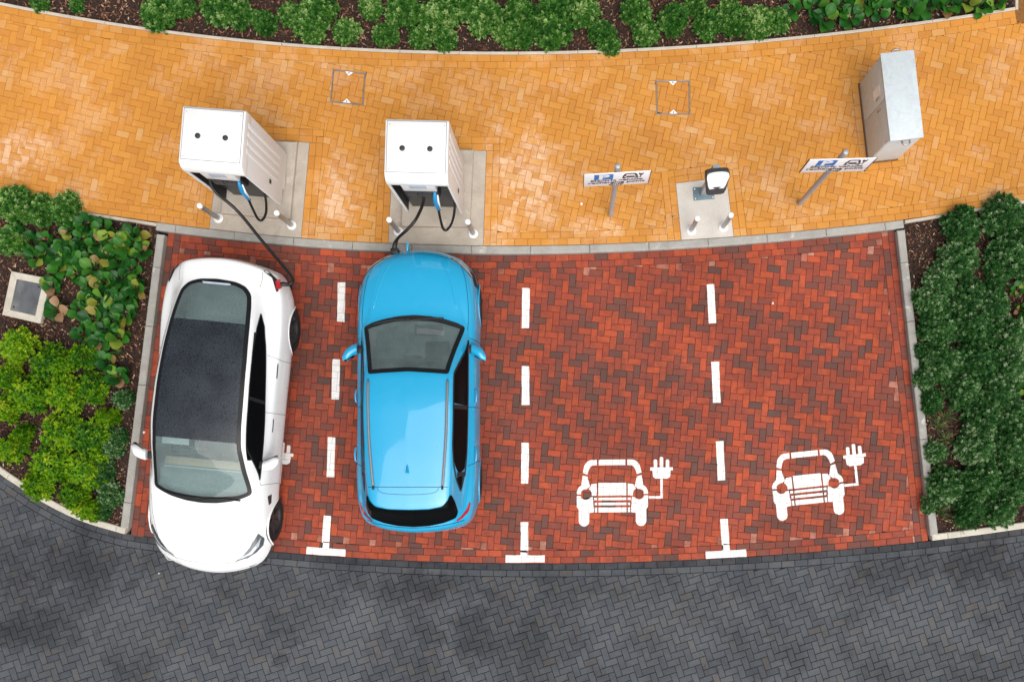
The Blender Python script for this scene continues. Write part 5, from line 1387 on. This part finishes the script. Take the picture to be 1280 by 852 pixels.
def shrub_mesh(name, mat, r, hgt, spacing, leaf, width, whorls, per, seed, lumps=8, lump=.45):
    """several leafy clumps of shoots that make one uneven crown"""
    rr = random.Random(seed); v, f, tt = [], [], []
    C = [(Vector((0, 0, hgt * .55)), r * .55)]
    for k in range(lumps):
        a = 6.283 * k / lumps + rr.uniform(-.35, .35); q = r * rr.uniform(.45, .72); C.append((Vector((q * math.cos(a), q * math.sin(a), hgt * rr.uniform(.18, .45))), r * lump * rr.uniform(.75, 1.15)))
    for ci, (c, cr_) in enumerate(C):
        base = rr.gauss(.42, .10); n = int(2.9 * math.pi * cr_ * cr_ / spacing ** 2)
        for i in range(n):
            z = 1 - 1.45 * (i + .5) / n; a = i * 2.399963 + rr.uniform(-.3, .3); q = math.sqrt(max(0, 1 - z * z)); u = Vector((q * math.cos(a), q * math.sin(a), z))
            p = c + u * cr_ * rr.uniform(.62, 1.22)
            if p.z < .02 or any((p - c2).length < r2 * .60 for k2, (c2, r2) in enumerate(C) if k2 != ci): continue
            ax = (u + Vector((0, 0, .5)) + Vector((rr.gauss(0, .15), rr.gauss(0, .15), 0))).normalized()
            t0 = min(1, max(0, rr.gauss(base - .08, .17)))
            sd = ax.orthogonal().normalized(); bn = ax.cross(sd); ph = rr.uniform(0, 6.28)
            for w in range(whorls):
                el = .20 + .9 * w / max(1, whorls - 1)
                for m in range(per):
                    aa = ph + w * .8 + 6.283 * m / per; d = (sd * math.cos(aa) + bn * math.sin(aa)) * math.cos(el) + ax * math.sin(el)
                    leaf_quads(v, f, tt, p + ax * (w * leaf * .35), d, leaf * rr.uniform(.75, 1.15) * (1 - .22 * w / whorls), width * rr.uniform(.8, 1.2), min(1, max(0, t0 + rr.gauss(0, .13) + .14 * w)), rr)
    me = bpy.data.meshes.new(name); me.from_pydata(v, [], f); me.update(); me.materials.append(mat); set_tint(me, tt)
    v, f = [], []
    for k in range(9):
        a = rr.uniform(0, 6.28); q = rr.uniform(.3, .8) * r; tube_data([(0, 0, -.03), (q * .35 * math.cos(a), q * .35 * math.sin(a), hgt * .4), (q * math.cos(a), q * math.sin(a), hgt * .8)], [.012, .008, .004], 5, v, f)
    st = bpy.data.meshes.new('stem'); st.from_pydata(v, [], f); st.update(); st.materials.append(M['twig'])
    return me, st
def plant(name, meshes, x, y, s, label, cat, group, rz=None, sz=None):
    e = tag(empty(name, (x, y, .035), random.uniform(0, 6.28) if rz is None else rz), label, cat, group); e.scale = (s, s * random.uniform(.9, 1.1), sz or s)
    o = bpy.data.objects.new('foliage', meshes[0]); link(o, e); o['kind'] = 'stuff'
    link(bpy.data.objects.new('stems', meshes[1]), e); return e
HB = [shrub_mesh('foliage', M['hebe'], .24, .26, .050, .050, .0105, 3, 5, k, 7, .42) for k in range(4)]
HD = [shrub_mesh('foliage', M['hebedark'], .27, .28, .048, .048, .0092, 3, 5, 20 + k, 9, .36) for k in range(4)]
LM = [shrub_mesh('foliage', M['lime'], .27, .36, .078, .084, .0175, 2, 6, 40 + k, 8, .33) for k in range(4)]
top_px = [(195, 14, 22), (272, 8, 22), (296, 15, 18), (328, 24, 16), (362, 14, 16), (385, 30, 22), (398, 8, 22), (430, 36, 17), (462, 7, 14), (480, 40, 17), (503, 10, 22), (524, 44, 16), (545, 20, 25), (556, 47, 16), (604, 18, 24), (634, 40, 18), (650, 14, 22), (655, 44, 14), (690, 36, 24), (694, 8, 24), (728, 12, 22), (753, 38, 17), (762, 54, 14), (795, 12, 22), (806, 38, 17), (842, 22, 20), (885, 26, 19), (918, 20, 22), (946, 26, 22), (975, 22, 16), (44, 0, 12), (90, 1, 10), (225, 4, 14), (575, 4, 18), (870, 2, 14)]
for k, (px, py, r) in enumerate(top_px):
    x, y = at(px, py, .22); plant('shrub', HB[k % 4], x, y, r / 80 / .275, '%s bright green shrub in the long bark bed, %s, %s' % ('small' if r < 17 else 'medium' if r < 21 else 'large', 'by the edging' if py > 26 else 'set back', 'past white car charger' if px < 250 else 'behind white car charger' if px < 400 else 'behind first inspection cover' if px < 468 else 'behind blue car charger' if px < 590 else 'between charger and sign' if px < 720 else 'behind the lone sign' if px < 815 else 'behind second inspection cover' if px < 880 else 'near the broad leaves'), 'shrub', 'shrubs in the long bark bed')
right_px = [(1203, 284, 26), (1252, 272, 30), (1282, 300, 28), (1198, 325, 26), (1262, 322, 30), (1175, 352, 22), (1166, 378, 22), (1212, 372, 26), (1176, 408, 24), (1240, 382, 24), (1216, 408, 28), (1262, 418, 28), (1248, 352, 14), (1180, 452, 26), (1222, 452, 28), (1262, 456, 26), (1206, 484, 26), (1246, 490, 28), (1160, 440, 14), (1160, 472, 16), (1168, 500, 16), (1172, 566, 15), (1166, 630, 13), (1230, 525, 26), (1270, 520, 26), (1222, 560, 26), (1262, 562, 28), (1186, 606, 24), (1228, 600, 28), (1268, 606, 26), (1214, 636, 22), (1250, 634, 26), (1310, 340, 30), (1310, 400, 30), (1312, 460, 30), (1310, 520, 30), (1314, 590, 30)]
for k, (px, py, r) in enumerate(right_px):
    x, y = at(px, py, .22); plant('shrub', HD[k % 4], x, y, r / 80 / .295, '%s dark green shrub in end bay bed, %s, %s' % ('small' if r < 23 else 'medium' if r < 28 else 'large', 'along kerb' if px < 1190 else 'second row' if px < 1235 else 'deep in bed', 'next to the path' if py < 300 else 'a step from the path' if py < 360 else 'level with upper dashes' if py < 430 else 'level with middle dashes' if py < 530 else 'level with car symbol' if py < 590 else 'by the road'), 'shrub', 'dark shrubs beside the end bay')
lime_px = [(18, 432, 24), (60, 455, 26), (98, 446, 20), (36, 492, 24), (78, 492, 26), (110, 484, 20), (8, 470, 20), (4, 510, 18), (8, 560, 20), (72, 540, 26), (108, 548, 28), (62, 580, 26), (104, 586, 28), (44, 606, 20), (90, 618, 22), (108, 638, 16), (130, 520, 14), (24, 540, 12), (-40, 470, 26), (-50, 520, 26)]
for k, (px, py, r) in enumerate(lime_px):
    x, y = at(px, py, .28); plant('lime_shrub', LM[k % 4], x, y, r / 80 / .30, '%s lime green shrub beside the white car, %s, %s' % ('small' if r < 20 else 'medium' if r < 25 else 'large', 'near the access chamber' if py < 470 else 'mid bed' if py < 560 else 'by the road kerb', 'toward the car' if px > 90 else 'in the middle' if px > 40 else 'away from the car'), 'shrub', 'lime shrubs beside the white car', sz=random.uniform(.8, 1.15))
for px, py, r in [(20, 255, 24), (48, 262, 18), (80, 262, 20), (10, 300, 18)]:
    x, y = at(px, py, .2); plant('shrub', HB[(px // 7) % 4], x, y, r / 80 / .26, 'green shrub beside the white car, %s' % {20: 'spilling over the path edging', 48: 'second along the path edging', 80: 'by the path edging, toward the kerb', 10: 'set back from the path edging'}[px], 'shrub', 'shrubs at the edge by the white car')
for px, py, r in [(126, 586, 16), (140, 560, 14), (136, 618, 16), (152, 500, 13), (145, 545, 12), (120, 640, 14)]:
    x, y = at(px, py, .15); plant('shrub', HD[(px // 7) % 4], x, y, r / 80 / .28, 'small dark green plant near kerb beside the white car, %s' % ('by the road' if py > 610 else 'level with its bonnet' if py > 570 else 'level with its mirror' if py > 540 else 'level with its roof'), 'shrub', 'small plants at the kerb')
# broad-leaved plants, every leaf a part
def broad_leaf_mesh(seed):
    rr = random.Random(seed); nu, nv = 6, 4; v, f = [], []
    for i in range(nu + 1):
        u = i / nu; w = max(.14 if i else .06, .50 * (1 - abs(2 * u - 1.08) ** 2.6))
        for j in range(nv + 1):
            t = -1 + 2 * j / nv; v.append((.25 + u, w * t, .18 * u - .30 * u * u + .16 * abs(t) ** 1.5 * w * 2 + rr.gauss(0, .02)))
    for i in range(nu):
        for j in range(nv): a = i * (nv + 1) + j; f.append((a, a + nv + 1, a + nv + 2, a + 1))
    b = len(v); v += [(0, -.02, -.15), (0, .02, -.15), (.28, .02, .02), (.28, -.02, .02)]; f.append((b, b + 3, b + 2, b + 1))
    me = bpy.data.meshes.new('leaf'); me.from_pydata(v, [], f); me.update(); me.polygons.foreach_set('use_smooth', [True] * len(f)); me.materials.append(M['broad']); return me
BL = [broad_leaf_mesh(k) for k in range(4)]
def broad_plant(px, py, n, size, label, group, warm=.06):
    x, y = at(px, py, .12); e = tag(empty('broad_leaved_plant', (x, y, .04), random.uniform(0, 6.28)), label, 'plant', group)
    for k in range(n):
        o = bpy.data.objects.new('leaf', random.choice(BL)); link(o, e); s = size * random.uniform(.7, 1.15)
        inner_ = k / n; a = k * 2.4 + random.uniform(-.3, .3)
        o.location = (.02 * math.cos(a), .02 * math.sin(a), .03 + .07 * inner_ + random.uniform(0, .03)); o.scale = (s, s * random.uniform(.9, 1.2), s)
        o.rotation_euler = (random.gauss(0, .25), -.15 - .65 * inner_ + random.gauss(0, .2), a)
        o['tint'] = random.uniform(.86, 1.0) if random.random() < warm else min(.82, max(0, random.gauss(.45, .2)))
lp = [(88, 288), (108, 280), (122, 306), (92, 312), (140, 300), (168, 296), (178, 314), (150, 326), (120, 335), (96, 342), (78, 334), (132, 352), (165, 338), (172, 360), (146, 374), (112, 372), (72, 388), (118, 398), (142, 402), (128, 424), (150, 420), (104, 418), (136, 452), (150, 470), (58, 300), (46, 322), (22, 296), (66, 356), (112, 356), (158, 392), (104, 300), (130, 286), (150, 312), (106, 326), (136, 320), (160, 308), (84, 308), (150, 350), (128, 376), (100, 388), (134, 412), (76, 322), (118, 446), (160, 372), (36, 300), (60, 318)]
for k, (a, b) in enumerate(lp): broad_plant(a, b, 10 + k % 4, .125 + .016 * (k % 3), 'glossy broad-leaved plant near white car, %s, %s' % ('next to the path edging' if b < 300 else 'a step from the path' if b < 345 else 'level with the access chamber' if b < 405 else 'near the lime shrubs', 'by the kerb' if a > 140 else 'mid bed' if a > 85 else 'by the access chamber'), 'broad-leaved plants beside the white car', .06)
tp = [(990, 12), (1018, 10), (1030, 26), (1052, 8), (1064, 22), (1084, 6), (1098, 12), (1122, 4), (1136, 14), (1160, 8), (1184, 8), (1206, 4), (1226, 10), (1244, 2), (1070, -8), (1110, -10), (1150, -10), (1190, -12), (1230, -12)]
for k, (a, b) in enumerate(tp): broad_plant(a, b, 9 + k % 3, .14 + .014 * (k % 3), 'glossy broad-leaved plant in the long bark bed, %s, %s' % ('near the edging' if b > 9 else 'set back', 'next to the round shrubs' if a < 1050 else 'behind the cabinet' if a < 1130 else 'toward the bed corner' if a < 1200 else 'in the bed corner'), 'broad-leaved plants in the long bark bed', .08)
for k, (a, b) in enumerate([(1272, 362), (1276, 386), (1268, 470), (1280, 484), (1275, 545), (1278, 420)]): broad_plant(a, b, 9, .11, 'broad-leaved plant among the dark shrubs by the end bay', 'broad-leaved plants among dark shrubs', .3)
# tufts of blades along the kerb of the end bay
def tuft_mesh(seed, n=46):
    rr = random.Random(seed); v, f, tt = [], [], []
    for _ in range(n):
        a = rr.uniform(0, 6.28); L = rr.uniform(.12, .24); lean = rr.uniform(.3, 1.0); c, s = math.cos(a), math.sin(a); b = len(v); w = .0045
        for k in range(4):
            u = k / 3; q = L * lean * u; z = L * (u - .42 * lean * u * u) + .01; ww = w * (1 - u * .85); v += [(c * q - s * ww, s * q + c * ww, z), (c * q + s * ww, s * q - c * ww, z)]
        f += [(b + 2 * k, b + 2 * k + 1, b + 2 * k + 3, b + 2 * k + 2) for k in range(3)]; tt += [rr.random()] * 3
    me = bpy.data.meshes.new('blades'); me.from_pydata(v, [], f); me.update(); me.materials.append(M['grassleaf']); set_tint(me, tt); return me
TF = [tuft_mesh(k) for k in range(3)]
for k, (a, b) in enumerate([(1160, 515), (1172, 532), (1164, 556), (1182, 548), (1170, 580), (1182, 520), (1222, 468), (1208, 452), (1166, 426), (1160, 620), (1176, 640), (1262, 330), (1200, 655), (30, 318), (150, 440), (130, 600)]):
    x, y = at(a, b, .08); o = bpy.data.objects.new('grass_tuft', TF[k % 3]); link(o); o.location = (x, y, .035); o.rotation_euler = (0, 0, k * 1.3); o.scale = [1.0 if k < 13 else .8] * 3
    if k < 13: tag(o, 'thin grassy tuft between the dark shrubs and the end bay kerb', 'grass tuft', 'grassy tufts by the end bay')
    else: tag(o, 'thin grassy tuft in the bed beside the white car', 'grass tuft', 'grassy tufts beside the white car')
x, y = at(841, 271, ZP); o = bpy.data.objects.new('weed', tuft_mesh(9, 26)); link(o); o.location = (x, y, ZP - .006); o.scale = (.28, .28, .3); tag(o, 'tiny green weed in a joint beside the pale pad', 'weed')

# ------------------------------------------------------------------ small scraps on the paving
for k, (px, py, z, lab) in enumerate(((726.5, 254.5, ZP, 'small white scrap on the yellow path beside the lone sign'), (966, 379, 0, 'small white scrap on the red pavers of the end bay'), (180, 540, 0, 'crumpled white scrap between the white car and its kerb'), (199, 716, 0, 'tiny white scrap on the road before the white car'))):
    x, y = at(px, py, z); rr = random.Random(k); r0 = .02 if k != 3 else .011; vv = [(x, y, z + .016)]
    for q in range(7): a = 6.283 * q / 7; vv.append((x + r0 * rr.uniform(.5, 1.3) * math.cos(a), y + r0 * rr.uniform(.6, 1.5) * math.sin(a), z + .004 + rr.uniform(0, .008)))
    tag(mesh_obj('paper_scrap', vv, [(0, q + 1, (q + 1) % 7 + 1) for q in range(7)] + [tuple(range(1, 8))[::-1]], M['white']), lab, 'litter')
